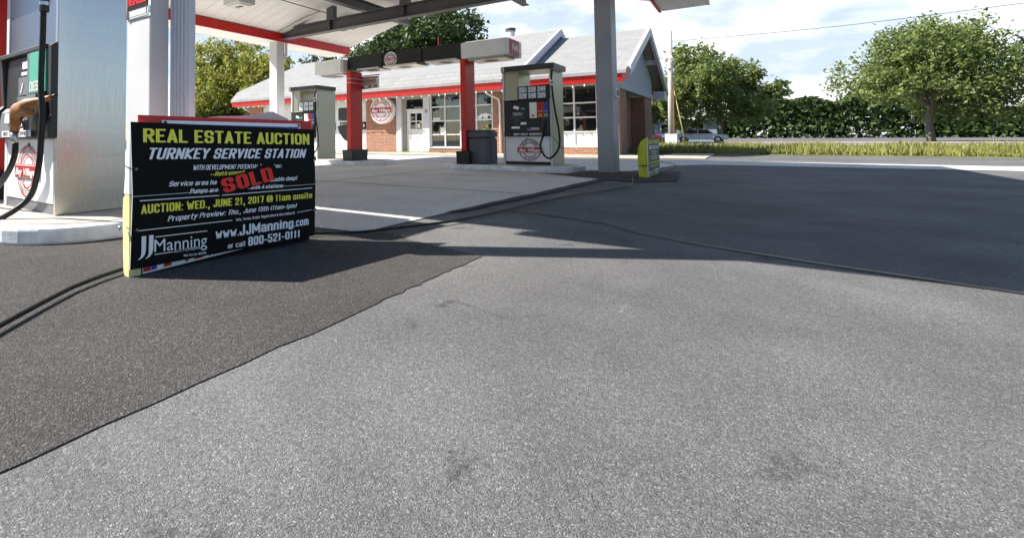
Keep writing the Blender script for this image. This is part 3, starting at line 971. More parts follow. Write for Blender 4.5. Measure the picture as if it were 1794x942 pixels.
for x in (-9.05, -5.05):
    mb = MB()
    y1 = 14.87
    mb.box(x - .1, x + .1, YA + .2, y1, 4.60, 4.62, M_CHORD); mb.box(x - .1, x + .1, YA + .2, y1, 4.88, 4.90, M_CHORD); mb.box(x - .01, x + .01, YA + .2, y1, 4.62, 4.88, M_CHORD)
    cpart('purlin', mb)
# deck with ribs of the metal roof
mb = MB()
mb.prism([(XL - .02, zu(XL)), (XC, zu(XC)), (XR + .02, zu(XR)), (XR + .02, zu(XR) + .16), (XC, zu(XC) + .16), (XL - .02, zu(XL) + .16)], 'y', YA - .1, YE, M_DECK)
y = YA + .3
while y < YE:
    mb.prism([(XL, zu(XL) - .004), (XC, zu(XC) - .004), (XC, zu(XC)), (XL, zu(XL))], 'y', y, y + .012, M_DECK)
    y += .42
cpart('roof_deck', mb)
mb = MB(); mb.prism([(XL, 4.13), (XR, 4.13), (XR, zu(XR) + .1), (XC, zu(XC) + .1), (XL, zu(XL) + .1)], 'y', YA - .22, YA - .101, M_DECK)
cpart('gable_panel', mb)
mb = MB(); mb.box(-5.35, XR, 1.60, 1.80, 4.05, 4.5, M_RED); cpart('shadow_notch_strip', mb)  # unseen strip added to cast the notch in the canopy's shadow edge
for x, xo in ((XL, -13.32), (XR, -.78)):
    mb = MB(); mb.box(min(x - .03, x + .03), max(x - .03, x + .03), YA - .1, YE + .01, 4.035, 4.315, M_RED)
    mb.box(x - .04, x + .04, YA - .1, YE + .01, 4.315, 4.36, M_CHORD)
    cpart('fascia', mb)
    s = 1 if xo > x else -1
    mb = MB(); a, b = sorted((x + .05 * s, xo)); mb.box(a, b, YA - .1, YE - .02, 4.06, 4.10, M_DECK)
    mb.box(min(xo, xo + .05 * s), max(xo, xo + .05 * s), YA - .1, YE - .02, 4.05, 4.42, M_LGREY)
    mb.box(a, b, YA - .1, YE - .02, 4.37, 4.41, M_DECK)
    cpart('eave_soffit', mb)
def ceiling_light(x, y, z):
    mb = MB(); mb.box(x - .33, x + .33, y - .29, y + .29, z + .03, z + .30, M_LGREY)
    f = cpart('ceiling_light', mb, bevel=.01)
    mb = MB(); mb.box(x - .26, x + .26, y - .22, y + .22, z, z + .028, M_LAMP); build('lens', mb, f, bevel=.005)
    mb = MB(); mb.box(x - .12, x + .12, y - .06, y + .06, z - .012, z - .002, M_GREY); build('lamp_grille', mb, f)
ceiling_light(-10.87, 8.99, 4.4); ceiling_light(-10.6, 13.25, 4.4)
mb = MB(); mb.tube([(-10.3, 2.3, 4.74), (-10.3, 12.0, 4.70)], .015, M_CHORD, 6); mb.tube([(-12.2, 11.7, 4.3), (-11.0, 11.7, 4.6), (-10.3, 11.7, 4.70)], .012, M_CHORD, 6)
cpart('conduit', mb)

# small signs on the columns
ns = thing('no_trespassing_sign', 'black no trespassing sign in red letters taped to the near column', 'sign', (-3.49, 1.94, 1.8))
mb = MB(); mb.prism([(-3.66, 1.675), (-3.325, 1.665), (-3.32, 1.93), (-3.655, 1.93)], 'y', 1.940, 1.944, M_CORR); build('panel', mb, ns)
mb = MB(); mb.box(-3.642, -3.36, 1.934, 1.9385, 1.745, 1.925, M_SIGNB); build('black_field', mb, ns)
mb = MB()
text_box(mb, 'NO', M_STAMP, (-3.49, 1.931, 1.878), (1, 0, 0), (0, 0, 1), .10, .055, bold=.03)
text_box(mb, 'TRESPASSING', M_STAMP, (-3.50, 1.931, 1.80), (1, 0, 0), (0, 0, 1), .262, .052, bold=.03); mb.flat = True
build('lettering', mb, ns)
mb = MB(); mb.box(-3.65, -3.63, 1.93, 1.934, 1.675, 1.745, M_CHORD); mb.box(-3.65, -3.36, 1.93, 1.934, 1.685, 1.69, M_CHORD); mb.box(-3.37, -3.36, 1.93, 1.934, 1.685, 1.745, M_CHORD); build('border', mb, ns)
mb = MB(); mb.box(-3.345, -3.315, 1.930, 1.939, 1.70, 1.735, M_CHROME); build('clip', mb, ns)
rf = MB(); rf.box(-2.243, -2.20, 11.95, 12.28, 1.60, 1.79, M_WHITE); 
r0 = thing('marker_plate', 'small white framed orange marker plate on the right grey column', 'marker', (-2.24, 12.1, 1.7))
build('frame', rf, r0); mb = MB(); mb.box(-2.20, -2.19, 11.98, 12.25, 1.63, 1.76, M_ORANGE); build('reflector', mb, r0)

# ------------------------------------------------------------------ pump islands
def island(x0, x1, yc, hw, label, loc):
    t = thing('pump_island', label, 'pump island', loc, 'raised pump islands')
    pts = []
    n = 14
    for i in range(n + 1):
        a = -math.pi / 2 + math.pi * i / n
        pts.append((x1 + .62 * math.cos(a), yc + hw * math.sin(a)))
    for i in range(n + 1):
        a = math.pi / 2 + math.pi * i / n
        pts.append((x0 + .62 * math.cos(a), yc + hw * math.sin(a)))
    h = loc[2] if False else .125
    mb = MB(); mb.prism(pts, 'z', 0, h, M_KERB); build('kerb', mb, t, bevel=.02)
    inner = [(x0 + .0 + (p[0] - x0) * 1 - (.14 if p[0] > x1 else (-.14 if p[0] < x0 else 0)), yc + (p[1] - yc) * .82) for p in pts]
    mb = MB(); mb.prism(inner, 'z', h + .001, h + .006, M_ISLE); build('island_top', mb, t)
    return t
island(-5.55, -3.5, 12.05, .80, 'white kerbed pump island under the black and silver pump right of centre', (-4.5, 12.05, 0))
island(-12.0, -8.62, 12.05, .80, 'white kerbed pump island behind the auction board, left of the doorway', (-10.3, 12.05, 0))
island(-9.5, -4.52, 2.15, .80, 'large near pump island with rounded white kerb and worn concrete top', (-7, 2.15, 0))

# ------------------------------------------------------------------ overhead sign box between the pumps
def spreader(dx, dy, label, full=True):
    t = thing('overhead_sign_box', label, 'overhead sign', (-7.2 + dx, 11.7 + dy, .12))
    for x0, x1 in ((-9.04, -8.885), (-5.50, -5.37)):
        mb = MB(); mb.box(x0 + dx, x1 + dx, 11.4 + dy, 11.95 + dy, .44, 2.68, M_RED); p = build('post', mb, t, bevel=.01)
        mb = MB(); mb.prism([(11.32 + dy, .12), (12.03 + dy, .12), (12.06 + dy, .44), (11.29 + dy, .44)], 'x', x0 - .09 + dx, x1 + .11 + dx, M_BLACK); build('post_base', mb, p, bevel=.01)
        if x0 > -6:
            continue
        mb = MB()
        for z in (2.35, 2.47):
            mb.box(x0 - .004 + dx, x1 + .004 + dx, 11.396 + dy, 11.954 + dy, z, z + .012, M_SGNW)
        build('band', mb, p)
    def gbox(x0, x1, name):
        y0, y1 = 11.3 + dy, 12.2 + dy
        mb = MB(); mb.prism([(x0 + dx, y0), (x1 - .06 + dx, y0), (x1 + dx, y0 + .06), (x1 + dx, y1), (x0 + dx, y1)], 'z', 2.665, 3.045, M_BOX)
        return build(name, mb, t, bevel=.008)
    gbox(-10.17, -9.12, 'end_box')
    e2 = gbox(-5.42, -4.27, 'end_box')
    mb = MB(); mb.box(-4.268 + dx, -4.255 + dx, 11.42 + dy, 12.0 + dy, 2.68, 3.03, M_REDD); f = build('end_panel', mb, t)
    if full:
        mb = MB(); text_box(mb, 'Full', M_SGNW, (-4.250 + dx, 11.72 + dy, 2.855), (0, 1, 0), (0, 0, 1), .36, .15, bold=.03); mb.flat = True; build('lettering', mb, f)
    xs = (-9.115, -7.87, -6.62, -5.43)
    for i in range(3):
        mb = MB(); mb.box(xs[i] + .02 + dx, xs[i + 1] - .02 + dx, 11.53 + dy, 12.1 + dy, 2.735, 3.115, M_BLACK); build('black_box', mb, t, bevel=.008)
    mb = MB(); mb.box(-9.12 + dx, -5.43 + dx, 11.56 + dy, 12.08 + dy, 2.76, 3.09, M_BLACK); build('box_core', mb, t)
    for x0, x1 in ((-10.05, -9.2), (-8.7, -7.95), (-7.8, -6.75), (-6.5, -5.6), (-5.3, -4.4)):
        mb = MB(); mb.box(x0 + dx, x1 + dx, 11.45 + dy, 12.1 + dy, (2.615 if x0 < -9.1 or x0 > -5.4 else 2.69), 2.663 if x0 < -9.1 or x0 > -5.4 else 2.733, M_STEEL); s = build('light_tray', mb, t)
        mb = MB(); mb.disc(((x0 + x1) / 2 + dx, 11.75 + dy, (2.612 if x0 < -9.1 or x0 > -5.4 else 2.687)), (1, 0, 0), (0, 1, 0), 0, .16, M_BLACK, 24); mb.disc(((x0 + x1) / 2 + dx, 11.75 + dy, (2.611 if x0 < -9.1 or x0 > -5.4 else 2.686)), (1, 0, 0), (0, 1, 0), .16, .2, M_LGREY, 24); build('downlight', mb, s)
    if full:
        mb = MB(); mb.disc((-7.6 + dx, 11.522 + dy, 2.905), (1, 0, 0), (0, 0, 1), 0, .205, M_SGNW, 40)
        mb.disc((-7.6 + dx, 11.520 + dy, 2.905), (1, 0, 0), (0, 0, 1), 0, .165, M_SIGNW, 40)
        emblem(mb, (-7.6 + dx, 11.519 + dy, 2.905), (1, 0, 0), (0, 0, 1), (0, -1, 0), .165, letters=M_LINKT); mb.flat = True
        build('emblem_disc', mb, t)
    return t
spreader(0, 0, 'long black and grey overhead sign box on two red posts at centre')
spreader(-1.13, -9.85, 'overhead sign box above the near island, its red post at the left edge', False)
ws = thing('warning_sign', 'small white full service island warning sign in red bracketed to the left red post', 'sign', (-8.65, 12.0, 2.37))
mb = MB(); mb.prism([(-8.99, 2.19), (-8.31, 2.215), (-8.315, 2.56), (-8.985, 2.575)], 'y', 11.985, 12.0, M_SGNW); build('panel', mb, ws)
mb = MB(); yv = 11.98
text_box(mb, 'FULL SERVICE ISLAND', M_LBAR, (-8.65, yv, 2.525), (1, 0, 0), (0, 0, 1), .58, .055, bold=.03)
text_box(mb, 'WARNING', M_LBAR, (-8.65, yv, 2.44), (1, 0, 0), (0, 0, 1), .50, .075, bold=.02)
for z in (2.385, 2.355, 2.325):
    mb.box(-8.93, -8.37, yv - .001, yv, z, z + .010, M_LINKT)
mb.box(-8.94, -8.84, yv - .001, yv, 2.235, 2.29, M_LBAR); mb.box(-8.68, -8.58, yv - .001, yv, 2.24, 2.30, M_LBAR); mb.box(-8.50, -8.36, yv - .001, yv, 2.25, 2.30, M_LINKT); mb.box(-8.94, -8.36, yv - .001, yv, 2.21, 2.222, M_LBAR)
mb.flat = True; build('lettering', mb, ws)
mb = MB(); mb.box(-9.02, -8.96, 11.96, 12.02, 2.25, 2.58, M_BLACK); mb.box(-9.04, -8.3, 12.0, 12.02, 2.585, 2.61, M_BLACK); build('bracket', mb, ws)

# windscreen service station on the left red post
sv_ = thing('windscreen_service_bin', 'dark grey towel box and bucket hanging on the left red post', 'service bin', (-9.35, 11.7, .9))
mb = MB(); mb.box(-9.46, -9.06, 11.5, 11.9, 1.28, 1.66, M_DARKG); build('towel_box', mb, sv_, bevel=.05)
mb = MB(); mb.prism([(-9.47, 1.12), (-9.06, 1.18), (-9.06, .66), (-9.22, .72), (-9.40, .92)], 'y', 11.48, 11.92, M_DARKG); build('bucket', mb, sv_, bevel=.03)

# litter bin
lb = thing('litter_bin', 'dark charcoal panelled litter bin beside the right red post', 'bin', (-5.12, 11.72, .12))
def octa(x0, x1, y0, y1, c):
    return [(x0 + c, y0), (x1 - c, y0), (x1, y0 + c), (x1, y1 - c), (x1 - c, y1), (x0 + c, y1), (x0, y1 - c), (x0, y0 + c)]
mb = MB(); mb.prism(octa(-5.40, -4.82, 11.48, 12.0, .06), 'z', .14, .74, M_BIN)
mb.box(-5.33, -4.9, 11.465, 11.48, .22, .70, M_BIN); mb.box(-4.82, -4.805, 11.56, 11.92, .22, .70, M_BIN)
build('body', mb, lb, bevel=.012)
mb = MB(); mb.prism(octa(-5.42, -4.80, 11.46, 12.02, .07), 'z', .77, .90, M_BIN); mb.prism(octa(-5.40, -4.82, 11.48, 12.0, .12), 'z', .90, .945, M_BIN)
LD = build('lid', mb, lb, bevel=.02)
mb = MB(); mb.box(-5.36, -4.86, 11.5, 11.98, .125, .145, M_BLACK); mb.prism(octa(-5.37, -4.85, 11.51, 11.97, .05), 'z', .74, .77, M_BLACK); build('base', mb, lb)

# ------------------------------------------------------------------ fuel pumps
PX = (1, 0, 0); PZ = (0, 0, 1); PN = (0, -1, 0)
def pump_shell(t, x0, x1, y0, y1, zb, see_through):
    """frame shared by the pumps; x/y in world metres, zb = island top"""
    P = lambda n, mb, par=t, **k: build(n, mb, par, **k)
    mb = MB(); mb.box(x0 + .05, x1 - .05, y0 + .03, y1 - .03, zb, zb + .07, M_BLACK); P('base', mb)
    mb = MB(); mb.box(x0 + .05, x1 - .055, y0 + .05, y1 - .02, zb + .07, zb + .66, M_LGREY); P('cabinet', mb)
    mb = MB(); mb.box(x0 + .06, x1 - .065, y0 - .004, y0 + .05, zb + .075, zb + .655, M_DOORW); D = P('door', mb, bevel=.006)
    mb = MB(); mb.lathe([(.014, 0), (.014, .006), (.006, .008)], ((x0 + x1) / 2 - .02, y0 - .004, zb + .60), PN, M_BLACK, 12); build('lock', mb, D)
    mb = MB(); mb.box(x1 - .052, x1 - .012, y0 - .01, y0 + .04, zb, zb + 2.16, M_LGREY); mb.box(x1 - .05, x1, y0 + .04, y1, zb, zb + 2.16, M_STEELG); P('side_panel', mb, bevel=.006)
    mb = MB(); mb.box(x0, x0 + .045, y0 - .01, y1, zb, zb + 2.16, M_LGREY); P('left_post', mb, bevel=.006)
    return D

def gas_pump():
    x0, x1, y0, y1, zb = -4.606, -3.475, 11.8, 12.68, .128
    t = thing('fuel_pump', 'silver and black fuel pump with red, white and blue buttons beside the litter bin', 'fuel pump', (-4.04, 12.2, zb), 'fuel pumps')
    P = lambda n, mb, par=t, **k: build(n, mb, par, **k)
    D = pump_shell(t, x0, x1, y0, y1, zb, True)
    mb = MB(); mb.box(x0 + .046, -4.225, y0 + .02, y1 - .05, 1.60, 2.29, M_STEELG); P('upper_column', mb, bevel=.006)
    mb = MB(); mb.box(x0 + .02, -3.375, 11.65, 12.60, 2.292, 2.42, M_SLATE); C_ = P('cap', mb, bevel=.012)
    mb = MB(); mb.box(x0 + .03, -3.385, 11.66, 12.59, 2.284, 2.291, M_STEELG); build('cap_underside', mb, C_)
    mb = MB(); mb.box(-4.57, -4.50, 11.643, 11.649, 2.30, 2.40, M_SGNW); text_box(mb, '2', M_BLACK, (-4.535, 11.640, 2.35), PX, PZ, .04, .075, bold=.02); mb.flat = True; build('pump_number', mb, C_)
    # black head panel
    yf = 11.72
    mb = MB(); mb.prism([(y0 + .05, .785), (yf - .02, .785), (yf - .02, .86), (yf, .95), (yf, 1.60), (y0 + .05, 1.60)], 'x', x0 + .06, x1 - .06, M_BLACK)
    mb.box(x0 + .06, x1 - .06, yf - .03, y0, 1.595, 1.625, M_BLACK)
    H = P('head_panel', mb, bevel=.012)
    Q = lambda n, mb: build(n, mb, H)
    for xa, xb, m_, m2 in ((-3.945, -3.785, M_SGNW, M_YEL), (-3.782, -3.628, M_BRED, M_YEL), (-3.625, -3.535, M_BLUE, M_YEL)):
        mb = MB(); mb.box(xa, xb, yf - .012, yf - .001, 1.20, 1.555, m_)
        b = Q('grade_button', mb)
        xm = (xa + xb) / 2
        mb = MB(); mb.box(xm - .035, xm + .035, yf - .017, yf - .013, 1.225, 1.285, m2); mb.box(xm - .02, xm + .02, yf - .019, yf - .018, 1.24, 1.265, M_LINKT); build('octane_label', mb, b)
        mb = MB(); mb.box(xa + .004, xb - .004, yf - .014, yf - .0125, 1.345, 1.352, M_LGREY); build('divider', mb, b)
    mb = MB(); mb.box(-4.34, -4.10, yf - .008, yf - .001, 1.26, 1.345, M_GREY); mb.box(-4.30, -4.16, yf - .012, yf - .009, 1.268, 1.338, M_SCREEN); Q('screen', mb)
    mb = MB(); mb.box(-4.14, -4.055, yf - .006, yf - .001, 1.40, 1.44, M_GREEN); Q('card_label', mb)
    mb = MB(); mb.prism([(-4.33, 1.44), (-4.2, 1.40), (-4.19, 1.47), (-4.3, 1.50)], 'y', yf - .006, yf - .001, M_SIGNW); Q('card_picture', mb)
    mb = MB(); mb.box(-4.40, -4.05, yf - .006, yf - .001, 1.215, 1.222, M_GREY); mb.box(-4.30, -4.2, yf - .012, yf - .001, 1.06, 1.20, M_DARKG); Q('card_reader', mb)
    mb = MB(); mb.prism([(-4.16, 1.055), (-4.03, 1.055), (-4.02, 1.105), (-4.15, 1.11)], 'y', yf - .006, yf - .001, M_SIGNW); mb.box(-4.37, -4.18, yf - .006, yf - .001, .965, 1.012, M_SIGNW); Q('sticker', mb)
    mb = MB()
    for i in range(4):
        mb.prism([(-4.02, .89 + i * .022), (-3.70 + i * -.012, .89 + i * .022), (-3.71 + i * -.012, .907 + i * .022), (-4.02, .907 + i * .022)], 'y', yf - .006, yf - .001, M_SIGNW if i % 2 else M_LBAR)
    mb.box(-4.02, -3.93, yf - .009, yf - .007, .93, .975, M_BLUE); Q('flag_decal', mb)
    mb = MB(); text_box(mb, 'NOT SELF SERVICE', M_SGNW, (-3.99, yf - .024, .832), PX, PZ, .64, .05, bold=.03); mb.flat = True; Q('lettering', mb)
    mb = MB(); mb.box(-3.66, -3.545, yf - .04, yf - .001, .80, 1.17, M_DARKG); mb.box(-3.645, -3.56, yf - .048, yf - .041, .98, 1.15, M_BLACK); Q('nozzle_boot', mb)
    mb = MB(); mb.tube([(-3.60, yf - .10, 1.12), (-3.62, yf - .09, 1.0), (-3.63, yf - .08, .90), (-3.635, yf - .07, .80)], [.022, .03, .026, .02], M_BLACK, 10, 3); NZ = P('nozzle', mb, smooth=True)
    # price sign
    mb = MB(); mb.prism([(-4.225, 1.625), (-3.50, 1.625), (-3.50, 1.955), (-4.225, 1.935)], 'y', yf + .01, yf + .05, M_BLACK); PS = P('price_sign', mb)
    mb = MB()
    for r_, z in ((('231', '239', '249'), 1.855), (('239', '248', '259'), 1.712)):
        for i, s_ in enumerate(r_):
            x = -4.10 + i * .213
            mb.box(x - .092, x + .092, yf + .003, yf + .009, z - .064, z + .064, M_PLATE)
            text_box(mb, s_, M_SGNW, (x, yf + .0015, z), PX, PZ, .165, .11, bold=.012)
    mb.flat = True; build('price_digits', mb, PS)
    mb = MB(); emblem(mb, (-3.985, y0 - .005, .472), PX, PZ, PN, .252); mb.flat = True; build('emblem', mb, D)
    hp = [(-3.43, 11.72, 2.30), (-3.42, 11.62, 2.08), (-3.412, 11.61, 1.90), (-3.382, 11.60, 1.585), (-3.341, 11.60, 1.268), (-3.288, 11.60, .953), (-3.272, 11.60, .641), (-3.34, 11.60, .43), (-3.49, 11.60, .295), (-3.62, 11.60, .38), (-3.687, 11.60, .57), (-3.635, 11.65, .79)]
    mb = MB(); mb.tube(hp, .021, M_RUB, 10, 5); HS = P('hose', mb, smooth=True)
    mb = MB(); mb.tube([(-3.42, 11.62, 2.03), (-3.412, 11.61, 1.90)], .035, M_LGREY, 12); mb.tube([(-3.418, 11.615, 1.98), (-3.414, 11.612, 1.95)], .037, M_BLACK, 12); build('breakaway', mb, HS)
    mb = MB(); mb.tube([(-3.49, 11.70, .82), (-3.40, 11.68, .72), (-3.28, 11.62, .58), (-3.2, 11.62, .50)], .007, M_WIRE, 6, 3); build('retractor_cord', mb, HS, smooth=True)
    return t
M_PLATE = mat('price_plate', (.34, .42, .52), .3, var=.2, vscale=9)
gp = gas_pump()
g2 = copy_tree(gp)
g2.location = Vector(gp.location) + Vector((-7.065, .02, 0))
g2['label'] = 'silver fuel pump half hidden behind the auction board, beside the left red post'

def diesel_pump():
    x0, x1, y0, y1, zb = -5.885, -4.65, 1.85, 2.47, .132
    t = thing('fuel_pump', 'large stainless diesel pump with green panel and orange nozzle at the left edge', 'fuel pump', (-5.26, 2.15, zb), 'fuel pumps')
    P = lambda n, mb, par=t, **k: build(n, mb, par, **k)
    mb = MB(); mb.box(x0 + .08, x1 - .06, y0 + .01, y1 - .03, zb, zb + .085, M_GREY); P('base', mb)
    mb = MB(); mb.box(x0 + .05, x1 - .055, y0 + .05, y1 - .02, zb + .085, zb + .66, M_LGREY); P('cabinet', mb)
    mb = MB(); mb.box(x0 + .09, x1 - .065, y0, y0 + .05, zb + .092, zb + .66, M_DOORW); D = P('door', mb, bevel=.006)
    mb = MB(); mb.lathe([(.018, 0), (.018, .008), (.008, .010)], (-5.25, y0, .735), PN, M_BLACK, 14); build('lock', mb, D)
    mb = MB(); mb.box(x1 - .055, x1, y0, y1, zb, zb + 2.3, M_STEEL); P('side_panel', mb, bevel=.008)
    mb = MB(); mb.box(x0, x0 + .075, y0, y1, zb, zb + 2.3, M_LGREY); P('left_post', mb, bevel=.008)
    mb = MB(); mb.box(x0 + .076, x1 - .056, y0 + .012, y1 - .05, 1.55, zb + 2.3, M_STEELD); U = P('upper_panel', mb)
    mb = MB()
    for z in (1.66, 2.0):
        mb.lathe([(.008, 0), (.008, .004)], (x0 + .11, y0 + .012, z), PN, M_BLACK, 8)
    build('screw', mb, U)
    mb = MB(); mb.box(x0, x1 + .1, y0 - .15, y1 + .1, zb + 2.3, zb + 2.43, M_SLATE); P('cap', mb, bevel=.012)
    yf = 1.80
    # head: moulded frame with a curved flank, recess with the card reader, green panel
    mb = MB()
    mb.prism([(y0 + .02, .795), (yf - .02, .795), (yf - .02, .87), (yf + .01, 1.0), (yf, 1.18), (yf, 1.6), (y0 + .02, 1.645)], 'x', x1 - .09, x1 - .001, M_BLACK)
    mb.prism([(y0 + .02, .795), (yf - .05, .795), (yf - .02, 1.08), (yf + .02, 1.12), (yf, 1.50), (yf - .02, 1.62), (y0 + .02, 1.645)], 'x', x0 - .03, x0 + .06, M_DARKG)
    mb.box(x0 + .06, x1 - .09, yf - .02, y0 + .02, 1.575, 1.62, M_DARKG)
    mb.box(-5.16, -5.105, yf - .012, y0, 1.08, 1.575, M_GREY)
    mb.box(x0 + .06, -5.16, yf + .035, y0, .80, 1.575, M_BLACK)
    H = P('head_panel', mb, bevel=.01)
    Q = lambda n, mb, **k: build(n, mb, H, **k)
    mb = MB(); mb.box(-5.104, -4.742, yf - .012, y0, 1.205, 1.574, M_GREEN); gp_ = Q('grade_panel', mb)
    mb = MB(); text_box(mb, 'DIESEL', M_SGNW, (-4.93, yf - .0145, 1.262), PX, PZ, .30, .085, bold=.02); mb.box(-4.86, -4.79, yf - .0145, yf - .013, 1.40, 1.408, M_SGNW); mb.box(-4.85, -4.82, yf - .0145, yf - .013, 1.36, 1.385, M_SGNW); mb.flat = True; build('lettering', mb, gp_)
    mb = MB(); mb.box(-5.104, -4.742, yf - .02, y0, .80, 1.20, M_BLACK); mb.box(-5.08, -4.90, yf - .03, yf - .021, 1.135, 1.19, M_GREY); Q('nozzle_boot', mb)
    mb = MB(); mb.box(-5.36, -5.18, yf + .02, yf + .034, 1.45, 1.515, M_SIGNW); mb.box(-5.38, -5.17, yf + .02, yf + .034, 1.39, 1.42, M_SIGNW); mb.box(-5.42, -5.17, yf + .01, yf + .034, 1.20, 1.37, M_GREY)
    mb.prism([(-5.36, 1.22), (-5.34, 1.22), (-5.29, 1.31), (-5.31, 1.31)], 'y', yf + .004, yf + .01, M_SIGNW); Q('card_label', mb)
    mb = MB(); mb.box(-5.45, -5.17, yf + .012, yf + .034, 1.04, 1.19, M_GREY); mb.lathe([(.03, 0), (.03, .02), (.02, .03)], (-5.27, yf + .012, 1.12), PN, M_BLACK, 12); Q('card_reader', mb)
    mb = MB(); mb.prism([(yf - .04, .80), (y0 - .01, .80), (y0 - .01, 1.10), (yf - .005, 1.05)], 'x', x0 - .02, -5.105, M_GREY); Q('lower_shelf', mb, bevel=.01)
    mb = MB()
    mb.prism([(-5.60, .945), (-5.48, .945), (-5.46, 1.03), (-5.58, 1.035)], 'y', yf - .046, yf - .04, M_SIGNW); mb.prism([(-5.34, .87), (-5.13, .87), (-5.12, 1.0), (-5.33, 1.01)], 'y', yf - .046, yf - .04, M_SIGNW)
    mb.box(-5.66, -4.96, yf - .046, yf - .04, .812, .868, M_SIGNW); Q('sticker', mb)
    mb = MB(); text_box(mb, 'NOT SELF SERVICE', M_LINKT, (-5.31, yf - .048, .84), PX, PZ, .62, .038, bold=.03); mb.flat = True; Q('lettering', mb)
    # nozzle in its worn orange cover
    yn = yf - .12
    mb = MB(); k = yn / 1.79
    def pn(x, z, dy=0): return (x * k, yn + dy, .78 + (z - .78) * k)
    mb.tube([pn(-4.86, 1.165, .09), pn(-4.98, 1.135, .05), pn(-5.10, 1.10), pn(-5.22, 1.07), pn(-5.33, 1.055), pn(-5.39, 1.02), pn(-5.42, .95), pn(-5.44, .875)], [.018, .03, .060, .070, .072, .060, .047, .040], M_ORANGE, 14, 4)
    mb.tube([pn(-5.05, 1.03), pn(-5.15, 1.045), pn(-5.27, 1.05)], [.03, .055, .045], M_ORANGE, 12, 3)
    NZ = P('nozzle', mb, smooth=True)
    mb = MB(); mb.tube([pn(-4.80, 1.185, .11), pn(-4.88, 1.16, .09)], [.012, .016], M_BLACK, 10); mb.tube([pn(-4.95, 1.12, .05), pn(-4.90, 1.08, .04), pn(-4.93, 1.03, .03)], .012, M_CHROME, 8, 3); build('spout', mb, NZ, smooth=True)
    mb = MB(); mb.tube([pn(-5.44, .885), pn(-5.445, .855)], .038, M_DARKG, 12); mb.tube([pn(-5.445, .86), pn(-5.44, .80), pn(-5.435, .765)], [.036, .034, .03], M_CHROME, 12); build('swivel', mb, NZ, smooth=True)
    mb = MB(); mb.tube([pn(-5.16, 1.0, -.01), pn(-5.22, .98, -.02), pn(-5.20, .93, -.01), pn(-5.25, .90), pn(-5.33, .90)], .009, M_WIRE, 6, 4); build('trigger_guard', mb, NZ, smooth=True)
    s = yn / 1.62
    hA = [(-4.943, .848), (-4.899, .76), (-4.92, .638), (-5.047, .511), (-5.251, .392), (-5.6, .25), (-6.0, .2)]
    mb = MB(); mb.tube([(x * s, yn + .0, .78 + (z - .78) * s) for x, z in hA][1:], .026, M_RUB, 12, 5); P('hose', mb, smooth=True)
    hB = [(-4.281, 1.877), (-4.303, 1.609), (-4.321, 1.207), (-4.29, .982), (-4.305, .804), (-4.341, .582), (-4.479, .351)]
    s = 1.68 / 1.6
    pts = [(-4.45, 1.72, 2.25)] + [(x * s, 1.68, .78 + (z - .78) * s) for x, z in hB] + [(-4.76, 1.58, .205), (-4.92, 1.45, .10), (-5.15, 1.36, .03), (-5.6, 1.28, .03)]
    mb = MB(); mb.tube(pts, .024, M_RUB, 12, 6); hb = P('hose', mb, smooth=True)
    a = Vector(pts[1])
    mb = MB(); mb.tube([a + Vector((0, 0, .10)), a + Vector((0, 0, -.10))], .037, M_BLACK, 14); mb.tube([a + Vector((0, 0, -.02)), a + Vector((0, 0, -.05))], .039, M_CHROME, 14); build('breakaway', mb, hb, smooth=False)
    mb = MB(); emblem(mb, (-5.262, y0 - .004, .490), PX, PZ, PN, .245, ring=M_LBAR); mb.flat = True; build('emblem', mb, D)
    return t
diesel_pump()

